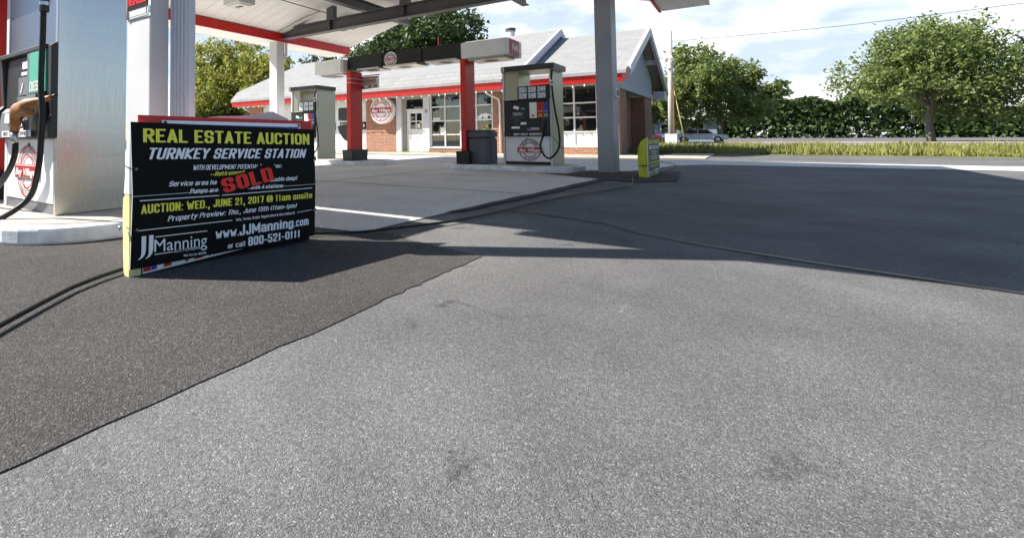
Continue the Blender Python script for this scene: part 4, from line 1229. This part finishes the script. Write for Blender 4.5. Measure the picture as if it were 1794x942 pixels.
# ------------------------------------------------------------------ auction boards
KS = .945
AA = Vector((-2.905 * KS, 1.578 * KS, 0)); BB = Vector((-2.747 * KS, 3.035 * KS, 0))
UU = (BB - AA).normalized(); NN = Vector((UU.y, -UU.x, 0))
def sp_(u, z, off=0.):
    """u, z as surveyed on the board; off = metres in front of it"""
    uu = u * KS; zz = .78 + KS * (z - .78)
    bow = .010 * (1 - abs(z - .43) / .45)
    return AA + UU * uu + NN * (off + bow) + Vector((0, 0, zz))
TXT = [
('REAL ESTATE AUCTION', (0.0665, 0.8469), (0.0672, 0.7622), (1.4105, 0.8122), (1.41, 0.728), 'Y', 0, .06),
('TURNKEY SERVICE STATION', (0.1048, 0.7277), (0.1054, 0.6569), (1.378, 0.6933), (1.3776, 0.6247), 'W', .25, .055),
('WITH DEVELOPMENT POTENTIAL ON', (0.4004, 0.61), (0.4005, 0.5764), (0.9725, 0.5906), (0.9724, 0.5622), 'W', .25, .025),
('±ac.', (1.0453, 0.5901), (1.0452, 0.5613), (1.131, 0.5883), (1.1309, 0.5599), 'W', .25, .025),
('--Retirement', (0.522, 0.5578), (0.5221, 0.5283), (0.7988, 0.5566), (0.7988, 0.5303), 'Y', .25, .025),
('Service area ha', (0.2318, 0.5147), (0.232, 0.4824), (0.5742, 0.5021), (0.5742, 0.4727), 'W', .25, .025),
('double deep)', (1.0188, 0.4908), (1.0188, 0.4614), (1.2787, 0.4885), (1.2786, 0.4576), 'W', .25, .025),
('Pumps are', (0.3727, 0.4575), (0.3729, 0.426), (0.5831, 0.4493), (0.5831, 0.4223), 'W', .25, .025),
('with 4 stations', (0.8472, 0.4441), (0.8472, 0.4176), (1.1414, 0.4378), (1.1413, 0.4103), 'W', .25, .025),
('AUCTION: WED., JUNE 21, 2017 @ 11am onsite', (0.0555, 0.3849), (0.0559, 0.3295), (1.4317, 0.3509), (1.4314, 0.3052), 'Y', 0, .065),
('Property Preview: Thu., June 15th (11am-1pm)', (0.2237, 0.299), (0.2239, 0.2644), (1.2766, 0.2783), (1.2764, 0.2462), 'W', .25, .04),
('Info, Terms, Broker Registration & More Online @:', (0.7281, 0.2255), (0.7282, 0.2065), (1.2574, 0.2166), (1.2574, 0.1982), 'W', 0, .02),
('www.', (0.5664, 0.155), (0.5665, 0.1072), (0.753, 0.1498), (0.753, 0.1041), 'W', 0, .06),
('JJManning', (0.7562, 0.1772), (0.7563, 0.1017), (1.243, 0.1609), (1.2428, 0.0991), 'W', 0, .06),
('.com', (1.2486, 0.1441), (1.2484, 0.1005), (1.3968, 0.1443), (1.3965, 0.0973), 'W', 0, .06),
('or call', (0.6642, 0.06), (0.6642, 0.0269), (0.8037, 0.059), (0.8037, 0.023), 'W', 0, .05),
('800-521-0111', (0.8301, 0.0813), (0.8301, 0.0181), (1.3054, 0.0699), (1.3051, 0.014), 'W', 0, .06),
('Manning', (0.1415, 0.1632), (0.1421, 0.0881), (0.5033, 0.1503), (0.5035, 0.071), 'W', 0, .0),
('AUCTIONEERS', (0.2687, 0.0805), (0.2688, 0.0626), (0.452, 0.0763), (0.452, 0.0595), 'W', 0, .0),
('MA Co Lic #3184', (0.3389, 0.0406), (0.339, 0.0264), (0.499, 0.0333), (0.499, 0.019), 'W', 0, .02)]
LINES = [((0.0056, 0.4391), (1.4681, 0.4123), .0013), ((0.0472, 0.4098), (0.5964, 0.3961), .0028), ((0.6142, 0.3957), (1.4313, 0.3844), .0028), ((0.0348, 0.2315), (0.6958, 0.2162), .0026),
         ((1.2802, 0.2071), (1.4272, 0.212), .0022), ((0.1468, 0.1792), (0.504, 0.1694), .0026), ((0.144, 0.0728), (0.263, 0.0703), .0026)]
def auction_sign():
    t = thing('auction_sign', 'large near black real estate auction board with yellow and white lettering and red SOLD stamp', 'auction sign', (AA + BB) / 2)
    def bil(tl, bl, tr, br, off):
        def fn(s, q):
            b = (bl[0] + (br[0] - bl[0]) * s, bl[1] + (br[1] - bl[1]) * s)
            a = (tl[0] + (tr[0] - tl[0]) * s, tl[1] + (tr[1] - tl[1]) * s)
            return sp_(b[0] + (a[0] - b[0]) * q, b[1] + (a[1] - b[1]) * q, off)
        return fn
    # black corrugated panel, slightly bent along its middle seam
    mb = MB()
    cols = 14
    L = [(-.007, .886), (.004, .44), (-.004, .004)]; Rr = [(1.471, .848), (1.469, .413), (1.467, .0046)]
    for side, off in ((0, 0.), (1, -.006)):
        for i in range(3):
            for c_ in range(cols + 1):
                s = c_ / cols
                u = L[i][0] + (Rr[i][0] - L[i][0]) * s; z = L[i][1] + (Rr[i][1] - L[i][1]) * s
                mb.v.append(tuple(sp_(u, z, off + .004 * math.sin(s * 6 + i))))
    k0 = mb.slot(M_SIGNB); k1 = mb.slot(M_CORR)
    n = cols + 1; o = 3 * n
    for i in range(2):
        for c_ in range(cols):
            a = i * n + c_
            mb.f.append((a, a + n, a + n + 1, a + 1)); mb.mi.append(k0)
            mb.f.append((o + a, o + a + 1, o + a + n + 1, o + a + n)); mb.mi.append(k1)
    for i in range(2):
        mb.f.append((i * n, o + i * n, o + (i + 1) * n, (i + 1) * n)); mb.mi.append(k1)
        b = i * n + cols
        mb.f.append((b, b + n, o + b + n, o + b)); mb.mi.append(k1)
    for c_ in range(cols):
        mb.f.append((c_, c_ + 1, o + c_ + 1, o + c_)); mb.mi.append(k1)
        b = 2 * n + c_
        mb.f.append((b, o + b, o + b + 1, b + 1)); mb.mi.append(k1)
    F = build('front_panel', mb, t)
    for s_, tl, bl, tr, br, col, sh, bo in TXT:
        mb = MB(); m_ = M_SIGNY if col == 'Y' else M_SIGNW
        mode = 'bbox' if s_ in ('www.', '.com') else 'cap'
        text_on(mb, s_, m_, bil(tl, bl, tr, br, .0075), bold=bo, shear=sh, mode=mode)
        mb.flat = True
        build('lettering', mb, F)
    # tall pair of initials of the firm's mark
    for u0 in (0.0, .0458):
        mb = MB()
        sh_ = [(.062, .195), (.090, .194), (.089, .105), (.082, .080), (.066, .064), (.043, .055), (.043, .060), (.057, .071), (.061, .088)]
        mb.add([sp_(u0 + a, b, .0075) for a, b in sh_], [tuple(range(len(sh_)))], M_SIGNW)
        mb.flat = True
        build('lettering', mb, F)
    for (a, b), (c_, d), h in LINES:
        mb = MB(); m_ = 10
        for i in range(m_):
            s0, s1 = i / m_, (i + 1) / m_
            P0 = (a + (c_ - a) * s0, b + (d - b) * s0); P1 = (a + (c_ - a) * s1, b + (d - b) * s1)
            mb.quad(sp_(P0[0], P0[1] - h, .0072), sp_(P1[0], P1[1] - h, .0072), sp_(P1[0], P1[1] + h, .0072), sp_(P0[0], P0[1] + h, .0072), M_SIGNW)
        mb.flat = True
        build('rule', mb, F)
    # red stamp across the middle, with its black sticker ground
    mb = MB()
    mb.add([sp_(u, z, .0085) for u, z in ((.585, .395), (.80, .42), (1.06, .475), (1.07, .575), (.985, .60), (.80, .545), (.60, .515))], [tuple(range(7))], M_SIGNB); mb.flat = True
    ST = build('sold_stamp', mb, F)
    mb = MB()
    fn = bil((0.595, 0.503), (0.628, 0.4085), (1.025, 0.570), (1.055, 0.4704), .0105)
    block_on(mb, 'SOLD', M_STAMP, fn, hs=.118, hh=.070, n=40, gap=.09)
    mb.flat = True
    build('lettering', mb, ST)
    # bulging yellow backing and the white upper half
    def body(name, prof, u0, u1, m_, par=t):
        mb = MB(); v = []
        for u in (u0, u1):
            for off, z in prof:
                p = AA + UU * (u * KS) + NN * off; v.append((p.x, p.y, z))
        n_ = len(prof)
        mb.add(v, [tuple(range(n_)), tuple(range(2 * n_ - 1, n_ - 1, -1))] + [(i, n_ + i, n_ + (i + 1) % n_, (i + 1) % n_) for i in range(n_)], m_)
        return build(name, mb, par)
    body('yellow_backing', [(-.012, .46), (-.07, .465), (-.10, .44), (-.105, .36), (-.095, .16), (-.085, .0), (-.012, .0)], -.004, .07, M_YBOARD)
    body('backing_sleeve', [(-.014, .46), (-.07, .465), (-.10, .44), (-.105, .36), (-.095, .16), (-.085, .06), (-.014, .06)], .0745, 1.44, M_YBOARD)
    body('white_backing', [(-.012, .83), (-.022, .84), (-.05, .70), (-.075, .55), (-.085, .47), (-.012, .465)], -.006, .5, M_CORR)
    mb = MB()
    def bp(u, z, off): 
        p = AA + UU * u + NN * off; return (p.x, p.y, z)
    def board(name, u0, u1, z00, z01, z10, z11, off, th, m_):
        mb = MB()
        mb.add([bp(u0, z00, off), bp(u1, z10, off), bp(u1, z11, off), bp(u0, z01, off), bp(u0, z00, off - th), bp(u1, z10, off - th), bp(u1, z11, off - th), bp(u0, z01, off - th)],
               [(0, 1, 2, 3), (7, 6, 5, 4), (0, 4, 5, 1), (1, 5, 6, 2), (2, 6, 7, 3), (3, 7, 4, 0)], m_)
        return build(name, mb, t)
    board('red_board', .052, 1.39, .05, .922, .05, .910, -.035, .006, M_RED)
    wb = board('white_strip_board', .190, 1.265, .5, .893, .5, .886, -.018, .005, M_SIGNW)
    mb = MB()
    for u, z in ((.208, .880), (1.248, .874)):
        mb.disc(bp(u, z, -.012), UU, PZ, 0, .010, M_BLACK, 14)
    mb.flat = True; build('grommet', mb, wb)
    mb = MB(); mb.add([bp(.22, .872, -.0165), bp(1.25, .862, -.0165), bp(1.25, .835, -.0165), bp(.22, .845, -.0165)], [(0, 1, 2, 3)], M_BLUE); mb.flat = True; build('blue_stripe', mb, wb)
    # sheet of bent white plastic peeping over the top
    mb = MB(); v = []
    tp = [(.50, .918), (.62, .930), (.80, .938), (.93, .948), (1.02, .972), (1.06, .976), (1.12, .950), (1.19, .922)]
    for off in (-.06, -.066):
        for u, z in tp:
            v.append(bp(u, .60, off)); v.append(bp(u, z, off - (.04 * math.sin((u - .5) * 4.5))))
    n_ = 2 * len(tp); f = []
    for i in range(len(tp) - 1):
        a = 2 * i; f += [(a, a + 2, a + 3, a + 1), (n_ + a, n_ + a + 1, n_ + a + 3, n_ + a + 2), (a + 1, a + 3, n_ + a + 3, n_ + a + 1)]
    mb.add(v, f, M_PINKW); build('bent_sheet', mb, t)
    board('sun_block_strip', .08, 1.40, 0, .07, 0, .07, -.075, .008, M_SIGNB)  # added strip stops sun passing under the board; black stands in for shade
    # older board behind, showing along the bottom
    ob = board('older_board', .075, .95, .008, .3, .055, .3, -.010, .004, M_CORR)
    mb = MB()
    for u0, u1, m_ in ((.078, .125, M_LBAR), (.127, .16, M_BLUE), (.16, .2, M_SIGNW), (.2, .25, M_LBAR), (.34, .36, M_LBAR), (.40, .46, M_LBAR), (.50, .515, M_LINK), (.53, .545, M_LINK), (.565, .58, M_LINK), (.61, .66, M_LBAR), (.7, .75, M_LINK)):
        zz = .008 + (u0 - .075) / .875 * .047 + .010
        mb.add([bp(u0, zz, -.0085), bp(u1, zz + (u1 - u0) * .054, -.0085), bp(u1, zz + .09, -.0085), bp(u0, zz + .09, -.0085)], [(0, 1, 2, 3)], m_)
        mb.flat = True; build('old_print', mb, ob); mb = MB()
    for u, z in ((.026, .60), (.032, .235), (1.455, .60), (1.455, .205)):
        mb = MB(); d = 1 if u > .7 else -1
        a = sp_(u, z, .010)
        e = sp_(u + d * .035, z + .012, -.03)
        mb.tube([a, sp_(u + d * .018, z + .006, .012), e, sp_(u + d * .03, z + .02, -.075)], .0035, M_WIRE, 6, 4)
        mb.tube([sp_(u, z, .006), sp_(u, z, .010)], .009, M_CHROME, 10)
        if u < .1 and z < .3:
            mb.tube([sp_(-.03, .25, -.05), sp_(-.045, .258, -.055), sp_(-.04, .24, -.05)], .009, M_CHROME, 8, 3)
        build('zip_tie', mb, t, smooth=True)
    return t
auction_sign()

def auction_sign_far():
    y0, y1 = 10.80, 12.28
    t = thing('auction_sign', 'small far auction board seen edge on, bright yellow end, beside the right grey column', 'auction sign', (-1.55, 11.5, 0))
    X = -1.50
    yy = lambda u: y0 + u
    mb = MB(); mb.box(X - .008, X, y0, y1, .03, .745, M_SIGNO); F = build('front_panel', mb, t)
    mb = MB(); mb.box(X - .014, X + .004, y0 - .004, y0, .005, .75, M_CORR); build('edge_strip', mb, F)
    mb = MB(); mb.prism([(X - .01, .74), (X - .05, .73), (X - .12, .66), (X - .165, .52), (X - .17, .30), (X - .155, .0), (X - .01, .0)], 'y', y0 + .01, y1 - .02, M_YBOARD2); Bk = build('yellow_backing', mb, t)
    def line(s_, u0, u1, z0, z1, m_, sh=0, bo=.035):
        mb = MB(); text_on(mb, s_, m_, lambda s, q: Vector((X + .004, yy(u0 + (u1 - u0) * s), z0 + (z1 - z0) * q)), bold=bo, shear=sh); mb.flat = True; build('lettering', mb, F)
    line('REAL ESTATE AUCTION', .07, 1.41, .62, .70, M_SIGNY, 0, .06); line('TURNKEY SERVICE STATION', .10, 1.38, .52, .59, M_SIGNW, .25, .06)
    line('WITH DEVELOPMENT POTENTIAL ON 1.1±ac.', .4, 1.13, .455, .487, M_SIGNW, .25); line('--Retirement Sale--', .52, .95, .41, .44, M_SIGNY, .25)
    line('Service area has 6 bays', .23, 1.28, .365, .395, M_SIGNW, .25); line('Pumps are full service with 4 stations', .37, 1.14, .32, .35, M_SIGNW, .25)
    line('AUCTION: WED., JUNE 21, 2017 @ 11am onsite', .056, 1.43, .24, .285, M_SIGNY, 0, .05); line('Property Preview: Thu., June 15th (11am-1pm)', .22, 1.28, .185, .22, M_SIGNW, .25)
    line('www.JJManning.com', .57, 1.40, .085, .14, M_SIGNW, 0, .05); line('800-521-0111', .83, 1.31, .035, .075, M_SIGNW, 0, .05); line('JJManning', .06, .5, .06, .13, M_SIGNW, 0, .01)
    mb = MB(); mb.tube([(X - .165, y0 + .005, .22), (X - .08, y0 - .004, .225), (X + .004, y0 - .002, .225), (X + .006, y0 + .03, .225)], .006, M_WIRE, 6); mb.tube([(X - .09, y0 - .01, .215), (X - .07, y0 - .01, .235)], .014, M_WIRE, 8); build('zip_tie', mb, t)
    return t
auction_sign_far()

# ------------------------------------------------------------------ hoses and cords on the ground
mb = MB()
hp = [(-2.2, .5), (-2.626, 1.037), (-2.764, 1.254), (-2.86, 1.5), (-2.93, 1.9), (-2.92, 2.4), (-2.708, 2.994), (-2.469, 3.231), (-2.306, 3.605), (-2.095, 4.225), (-1.994, 5.042), (-1.926, 5.982), (-1.644, 7.61), (-1.45, 8.62)]
mb.tube([(x, y, .030) for x, y in hp], .0115, M_RUB, 8, 6)
tag(build('signal_hose', mb, smooth=True), 'long black rubber signal hose lying across the asphalt past the near auction board', 'hose')
mb = MB()
hp = [(-1.45, 8.62), (-1.48, 9.1), (-1.68, 10.3), (-1.735, 10.75), (-1.74, 11.4), (-1.62, 12.0), (-1.489, 12.498), (-1.485, 13.8), (-1.50, 14.955), (-1.64, 16.0), (-1.95, 16.9), (-2.4, 17.4)]
mb.tube([(x, y, .028 if i else .035) for i, (x, y) in enumerate(hp)], .009, mat('olive_cord', (.16, .13, .07), .7), 7, 6)
tag(build('cord', mb, smooth=True), 'thin olive cord looping around the far auction board', 'cord')
# weeds
def weed(x, y, n, h, label, z=.01):
    q_ = random.Random(int(x * 100)); v, f = [], []
    for i in range(n):
        a = q_.uniform(0, 6.28); l = h * q_.uniform(.5, 1.2); w = .18 * l
        o = len(v); dx, dy = math.cos(a), math.sin(a)
        up = q_.uniform(.3, 1.1)
        v += [(x, y, z), (x + dx * l * .5 - dy * w, y + dy * l * .5 + dx * w, z + l * .4 * up), (x + dx * l, y + dy * l, z + l * .45 * up), (x + dx * l * .5 + dy * w, y + dy * l * .5 - dx * w, z + l * .4 * up)]
        f.append((o, o + 1, o + 2, o + 3))
    mb = MB(); mb.add(v, f, M_LEAF_B); mb.flat = True
    return tag(build('weed', mb), label, 'weed')
weed(-2.162, 3.39, 16, .05, 'tiny green weed in the asphalt beside the black hose', .006)
weed(-11.45, 21.8, 18, .16, 'green weed in the paving under the big paned window', .035)
mb = MB(); q = random.Random(21); v, f = [], []
for i in range(900):
    x = -16.1 + 6.5 * q.random() ** 1.3; y = 21.95 - abs(q.gauss(0, .05)); h = q.uniform(.02, .09); a = q.uniform(0, 6.28); o = len(v)
    v += [(x - .01, y, .035), (x + .01, y, .035), (x + math.cos(a) * h * .5, y + math.sin(a) * h * .5, .035 + h)]; f.append((o, o + 1, o + 2))
mb.add(v, f, M_GRASS); mb.flat = True
o = build('wall_foot_grass', mb); o['kind'] = 'stuff'

# ------------------------------------------------------------------ trees
def leaf_mesh(P, nrm_seed, size, m, parent, name='crown'):
    rg = np.random.default_rng(nrm_seed)
    n = len(P)
    a = rg.normal(size=(n, 3)); a[:, 2] = np.abs(a[:, 2]) * .8 + .2
    a /= np.linalg.norm(a, axis=1)[:, None]
    t = np.cross(a, rg.normal(size=(n, 3))); t /= np.linalg.norm(t, axis=1)[:, None]
    b = np.cross(a, t)
    s = (size * rg.uniform(.6, 1.35, n))[:, None]
    base = P
    V = np.stack([base - t * s, base - b * s * .5 + t * s * .05, base + t * s, base + b * s * .5 + t * s * .05], 1).reshape(-1, 3)
    off = np.array(origin(parent))
    me = bpy.data.meshes.new(name)
    me.vertices.add(4 * n); me.vertices.foreach_set('co', (V - off).ravel())
    me.loops.add(4 * n); me.loops.foreach_set('vertex_index', np.arange(4 * n))
    me.polygons.add(n); me.polygons.foreach_set('loop_start', np.arange(0, 4 * n, 4)); me.polygons.foreach_set('loop_total', np.full(n, 4))
    me.update(); me.validate()
    me.materials.append(m)
    o = bpy.data.objects.new(name, me); COL.objects.link(o); o.parent = parent
    return o

def tree(label, x, y, h, rad, zlow, n, size, m, seed, trunk=.3, nl=26, lobe=.34, squash=.8, openness=.5, group='trees around the station'):
    t = thing('tree', label, 'tree', (x, y, 0), group)
    rg = np.random.default_rng(seed); q = random.Random(seed)
    cz, hz = (h + zlow) / 2, (h - zlow) / 2
    C_, Rr = [], []
    tries = 0
    while len(C_) < nl and tries < 4000:
        tries += 1
        d = rg.normal(size=3); d /= np.linalg.norm(d)
        k = rg.uniform(.35, .86)
        c = np.array([x + d[0] * rad * k, y + d[1] * rad * k, cz + d[2] * hz * k])
        if all(np.linalg.norm((c - o_) / rad) > .20 for o_ in C_):
            C_.append(c); Rr.append(rad * lobe * rg.uniform(.7, 1.25))
    # limbs
    mb = MB()
    zf = zlow + (h - zlow) * .25
    mb.tube([(x, y, -.1), (x + q.uniform(-.1, .1), y, zf * .5), (x + q.uniform(-.2, .2), y + q.uniform(-.2, .2), zf), (x + q.uniform(-.3, .3), y, cz + hz * .4)], [trunk, trunk * .8, trunk * .62, trunk * .15], M_BARK, 9, 4)
    for c, r_ in zip(C_, Rr):
        s0 = Vector((x, y, zf * q.uniform(.75, 1.15)))
        e_ = Vector(c)
        mid = s0.lerp(e_, .5) + Vector((q.uniform(-.3, .3), q.uniform(-.3, .3), -.1 * r_ + q.uniform(0, .5)))
        mb.tube([s0, mid, e_], [trunk * q.uniform(.28, .45), trunk * .2, trunk * .06], M_BARK, 6, 3)
        for k in range(3):
            e2 = e_ + Vector((q.uniform(-1, 1), q.uniform(-1, 1), q.uniform(-.4, 1))) * r_ * .8
            mb.tube([mid.lerp(e_, .6), e2], [trunk * .09, trunk * .02], M_BARK, 5)
    build('trunk', mb, t, smooth=True)
    w = np.array([r_ ** 2 for r_ in Rr]); w /= w.sum()
    pts = []
    for c, r_, ww in zip(C_, Rr, w):
        k = int(n * ww)
        # twigs: clusters of leaves on the shell of each lobe
        kc = max(6, k // 26)
        d = rg.normal(size=(kc, 3)); d /= np.linalg.norm(d, axis=1)[:, None]
        rr_ = r_ * rg.uniform(openness, 1.08, kc)[:, None]
        cc = c + d * rr_ * np.array([1, 1, squash])
        idx = rg.integers(0, kc, k)
        pts.append(cc[idx] + rg.normal(size=(k, 3)) * r_ * .13)
    leaf_mesh(np.concatenate(pts), seed + 1, size, m, t)
    return t

tree('tall sunlit yellow green tree behind the left end of the station roof', -45.5, 36, 12.0, 6.6, 1.4, 30000, .20, M_LEAF_Y, 11, .32, 30, .36, .85, .45)
tree('bushy mid green tree left of the grey canopy column', -39.2, 37, 10.2, 5.0, 1.0, 20000, .19, M_LEAF_Y, 17, .28, 22, .38)
tree('dark green tree showing between the canopy column and the grey sign box', -33.0, 41, 11.3, 5.2, 1.5, 18000, .20, M_LEAF_D, 23, .3, 22, .38)
tree('broad dark round tree rising behind the middle of the station roof', -22.6, 38, 12.0, 6.6, 2.5, 34000, .20, M_LEAF_D, 29, .4, 34, .33, .8, .55)
tree('dark tree low behind the left of the broad round tree', -29.2, 43, 10.2, 4.2, 1.5, 12000, .2, M_LEAF_D, 31, .3, 18, .38)
tree('loose pale tree behind the utility pole', -2.5, 63, 10.6, 6.2, 1.6, 24000, .19, M_LEAF_B, 37, .3, 22, .30, .7, .5)
tree('low leafy tree behind the right corner of the station', -7.6, 58, 6.6, 2.8, 1.6, 6000, .22, M_LEAF_B, 41, .18, 12, .34, .7)
tree('spreading tree beyond the street at the far right', 13.5, 74, 11.5, 7.0, 1.5, 26000, .19, M_LEAF_B, 43, .35, 22, .34)
tree('dark tree beyond the street at the right edge', 26, 78, 12.5, 7.5, 1.5, 26000, .2, M_LEAF_D, 47, .35, 22, .34)
# across the street behind the camera: what the station windows reflect
for i, (x, y, h) in enumerate(((-40, -24, 13), (-27, -30, 12), (-52, -27, 12), (-15, -27, 11))):
    tree('dark tree across the road that the station windows reflect', x, y, h, 6, 1.5, 5000, .42, M_LEAF_D, 60 + i, .4, 18, .36, group='trees across the road')
# bushes at the foot of the left trees
def bush(label, x, y, r_, h, n, m, seed):
    rg = np.random.default_rng(seed)
    t = thing('bush', label, 'bush', (x, y, 0), 'bushes behind the station')
    d = rg.normal(size=(n // 20, 3)); d /= np.linalg.norm(d, axis=1)[:, None]; d[:, 2] = np.abs(d[:, 2])
    c = np.array([x, y, 0]) + d * np.array([r_, r_, h]) * rg.uniform(.6, 1.05, len(d))[:, None]
    idx = rg.integers(0, len(d), n)
    leaf_mesh(c[idx] + rg.normal(size=(n, 3)) * .22, seed, .17, m, t, 'foliage')
    mb = MB()
    for k in range(8):
        e_ = c[rg.integers(0, len(c))]
        mb.tube([(x, y, -.05), ((x + e_[0]) / 2, (y + e_[1]) / 2, e_[2] * .6), tuple(e_)], [.06, .04, .01], M_BARK, 5)
    build('stem', mb, t)
    return t
bush('dark bush at the foot of the tall sunlit tree', -43.5, 33.0, 3.0, 4.0, 7000, M_LEAF_D, 71)
bush('dark bush beside the left end wall of the station', -36.5, 33.5, 3.4, 3.8, 7000, M_LEAF_D, 73)
bush('dark bush left of the tall sunlit tree, against the near column', -51.0, 36.0, 3.4, 4.8, 7000, M_LEAF_D, 75)

# ------------------------------------------------------------------ far right: pole, cabinet, house, cars
up = thing('utility_pole', 'weathered pale utility pole with a transformer can right of the station', 'utility pole', (-5.15, 50, 0))
mb = MB(); mb.tube([(-5.24, 50, -.1), (-5.10, 50, 9.5)], [.22, .17], M_POLE, 12); build('pole', mb, up, smooth=True)
mb = MB(); mb.lathe([(.19, 0), (.22, .05), (.22, .58), (.2, .64), (.08, .70)], (-5.12, 49.72, 6.28), (0, 0, 1), M_COLUMN, 18); mb.tube([(-5.12, 49.72, 6.95), (-5.12, 49.72, 7.08)], .04, M_CHORD, 8); build('transformer', mb, up)
mb = MB(); mb.box(-6.7, -4.9, 49.82, 49.92, 7.18, 7.29, M_POLE); build('crossarm', mb, up)
mb = MB()
for x in (-6.55, -5.9, -5.0):
    mb.lathe([(.05, 0), (.07, .05), (.05, .1), (.06, .14)], (x, 49.87, 7.29), (0, 0, 1), M_LGREY, 10)
build('insulator', mb, up)
mb = MB(); mb.tube([(-5.0, 49.78, .0), (-4.94, 49.78, 5.2)], .035, M_ORANGE, 8); build('riser_pipe', mb, up)
mb = MB(); mb.tube([(-26, 62, 7.4), (-15, 56, 7.2), (-6.55, 50, 7.42)], .018, M_WIRE, 5, 6); mb.tube([(-5.0, 50, 8.6), (6, 49, 8.3), (20, 48, 8.7)], .018, M_WIRE, 5, 6)
tag(build('overhead_wire', mb, smooth=True), 'overhead wire running to the utility pole above the station gable', 'wire')
gw = MB(); gw.tube([(-4.2, 49.6, 0), (-4.62, 49.8, 2.6), (-5.1, 50, 5.6)], [.05, .04, .02], mat('faded_guard_yellow', (.50, .40, .16), .6), 8); 
tag(build('guy_guard', gw, smooth=True), 'slanting yellow guard of the guy wire beside the utility pole', 'guy wire')
uc = thing('utility_cabinet', 'white utility cabinet at the foot of the pole in the grass', 'cabinet', (-5.1, 48.6, 0))
mb = MB(); mb.box(-5.48, -4.65, 48.3, 48.9, .05, .86, M_SGNW); mb.box(-5.5, -4.63, 48.28, 48.92, .86, .90, M_LGREY); build('case', mb, uc, bevel=.01)
for x in (-5.45, -5.05):
    mb = MB(); mb.box(x, x + .37, 48.285, 48.30, .12, .82, M_SGNW); build('door', mb, uc, bevel=.005)
hs = thing('house', 'blue grey clapboard house with pale roof behind the utility pole', 'house', (-6.5, 74, 0))
mb = MB(); mb.box(-10.6, -3.0, 70, 76, 0, 2.75, M_HOUSE)
for i in range(18):
    mb.box(-10.6, -3.0, 69.985, 70.0, .1 + i * .148, .11 + i * .148, M_CHORD)
build('wall', mb, hs)
mb = MB(); mb.prism([(69.4, 2.72), (73, 4.7), (76.6, 2.72), (76.6, 2.6), (73, 4.55), (69.4, 2.6)], 'x', -11.0, -2.6, M_SHING); rf = build('roof', mb, hs)
mb = MB(); mb.box(-11.0, -2.6, 69.35, 69.42, 2.52, 2.74, M_WHITE); build('fascia', mb, rf)
for x in (-9.6, -7.9, -4.6):
    mb = MB(); mb.box(x - .45, x + .45, 69.93, 69.98, 1.0, 2.1, M_WHITE); w_ = build('window', mb, hs); mb = MB(); mb.box(x - .38, x + .38, 69.91, 69.925, 1.06, 2.04, M_GLASS); build('pane', mb, w_)
mb = MB(); mb.box(-10.4, -9.3, 68.6, 69.9, 2.15, 2.5, M_WHITE); mb.tube([(-9.4, 68.7, 0), (-9.4, 68.7, 2.15)], .07, M_WHITE, 8); build('porch', mb, hs)

def car(label, x, y, m, rot):
    t = thing('parked_car', label, 'car', (x, y, .012), 'cars parked across the street')
    def put(name, mb, par=t, **k): return build(name, mb, par, **k)
    body = [(-2.2, .35), (2.15, .35), (2.2, .62), (2.05, .80), (1.15, .90), (.55, 1.36), (-.95, 1.40), (-1.6, .95), (-2.15, .90), (-2.25, .6)]
    mb = MB(); mb.prism([(x + a, .012 + b) for a, b in body], 'y', y - .85, y + .85, m); B_ = put('body', mb, bevel=.07, smooth=False)
    gls = [(1.02, .92), (.52, 1.31), (-.90, 1.34), (-1.42, .95)]
    mb = MB(); mb.prism([(x + a, .012 + b) for a, b in gls], 'y', y - .875, y - .86, M_CARG); mb.box(x - .22, x - .16, y - .885, y - .876, .95, 1.33, m); put('side_window', mb)
    for wx in (-1.4, 1.38):
        for s in (-1, 1):
            mb = MB(); mb.lathe([(.20, -.1), (.31, -.1), (.33, -.06), (.33, .06), (.31, .1), (.2, .1)], (x + wx, y + s * .80, .345), (0, 1, 0), M_TYRE, 22); w_ = put('wheel', mb)
            mb = MB(); mb.lathe([(.2, 0), (.19, .02), (.05, .03)], (x + wx, y + s * .90, .345), (0, s, 0), M_CHROME, 18); build('rim', mb, w_)
    for s in (-.6, .6):
        mb = MB(); mb.box(x + 2.14, x + 2.20, y + s - .15, y + s + .15, .62, .74, M_SGNW); put('headlight', mb)
        mb = MB(); mb.box(x - 2.24, x - 2.18, y + s - .15, y + s + .15, .66, .80, M_BRED); put('tail_light', mb)
    return t
car('maroon car parked beyond the grass beside the white cabinet', -9.4, 62.0, M_CARR, 0)
car('blue car parked just behind the maroon one', -9.0, 65.2, M_CARB, 0)
car('white car parked beyond the grass right of the white cabinet', -4.0, 62.3, M_CARW, 0)
# kerb of the far street
kb = MB(); kb.box(-60, 80, 47.0, 47.2, 0, .14, M_WALK); kb.box(-60, 80, 60.0, 60.2, 0, .14, M_WALK)
structure('street_kerb', kb, bevel=.02)

# the far-off wood along the horizon
rg = np.random.default_rng(99)
n = 80000
px = rg.uniform(-40, 230, n); hh = 7.5 + 2.2 * np.sin(px * .11) + 1.6 * np.sin(px * .31 + 1) + .8 * np.sin(px * .77)
P = np.stack([px, 150 + rg.uniform(-4, 4, n), hh * rg.uniform(0, 1, n) ** .7], 1)
hold = thing('distant_wood', 'low far-off wood along the horizon beyond the street', 'wood', (95, 150, 0))
wd = leaf_mesh(P, 5, .6, M_LEAF_D, hold, 'distant_wood')
mw = wd.data; mw.transform(Matrix.Translation((95, 150, 0)))
wd.parent = None; bpy.data.objects.remove(hold)
wd.name = 'distant_wood'; wd['kind'] = 'stuff'
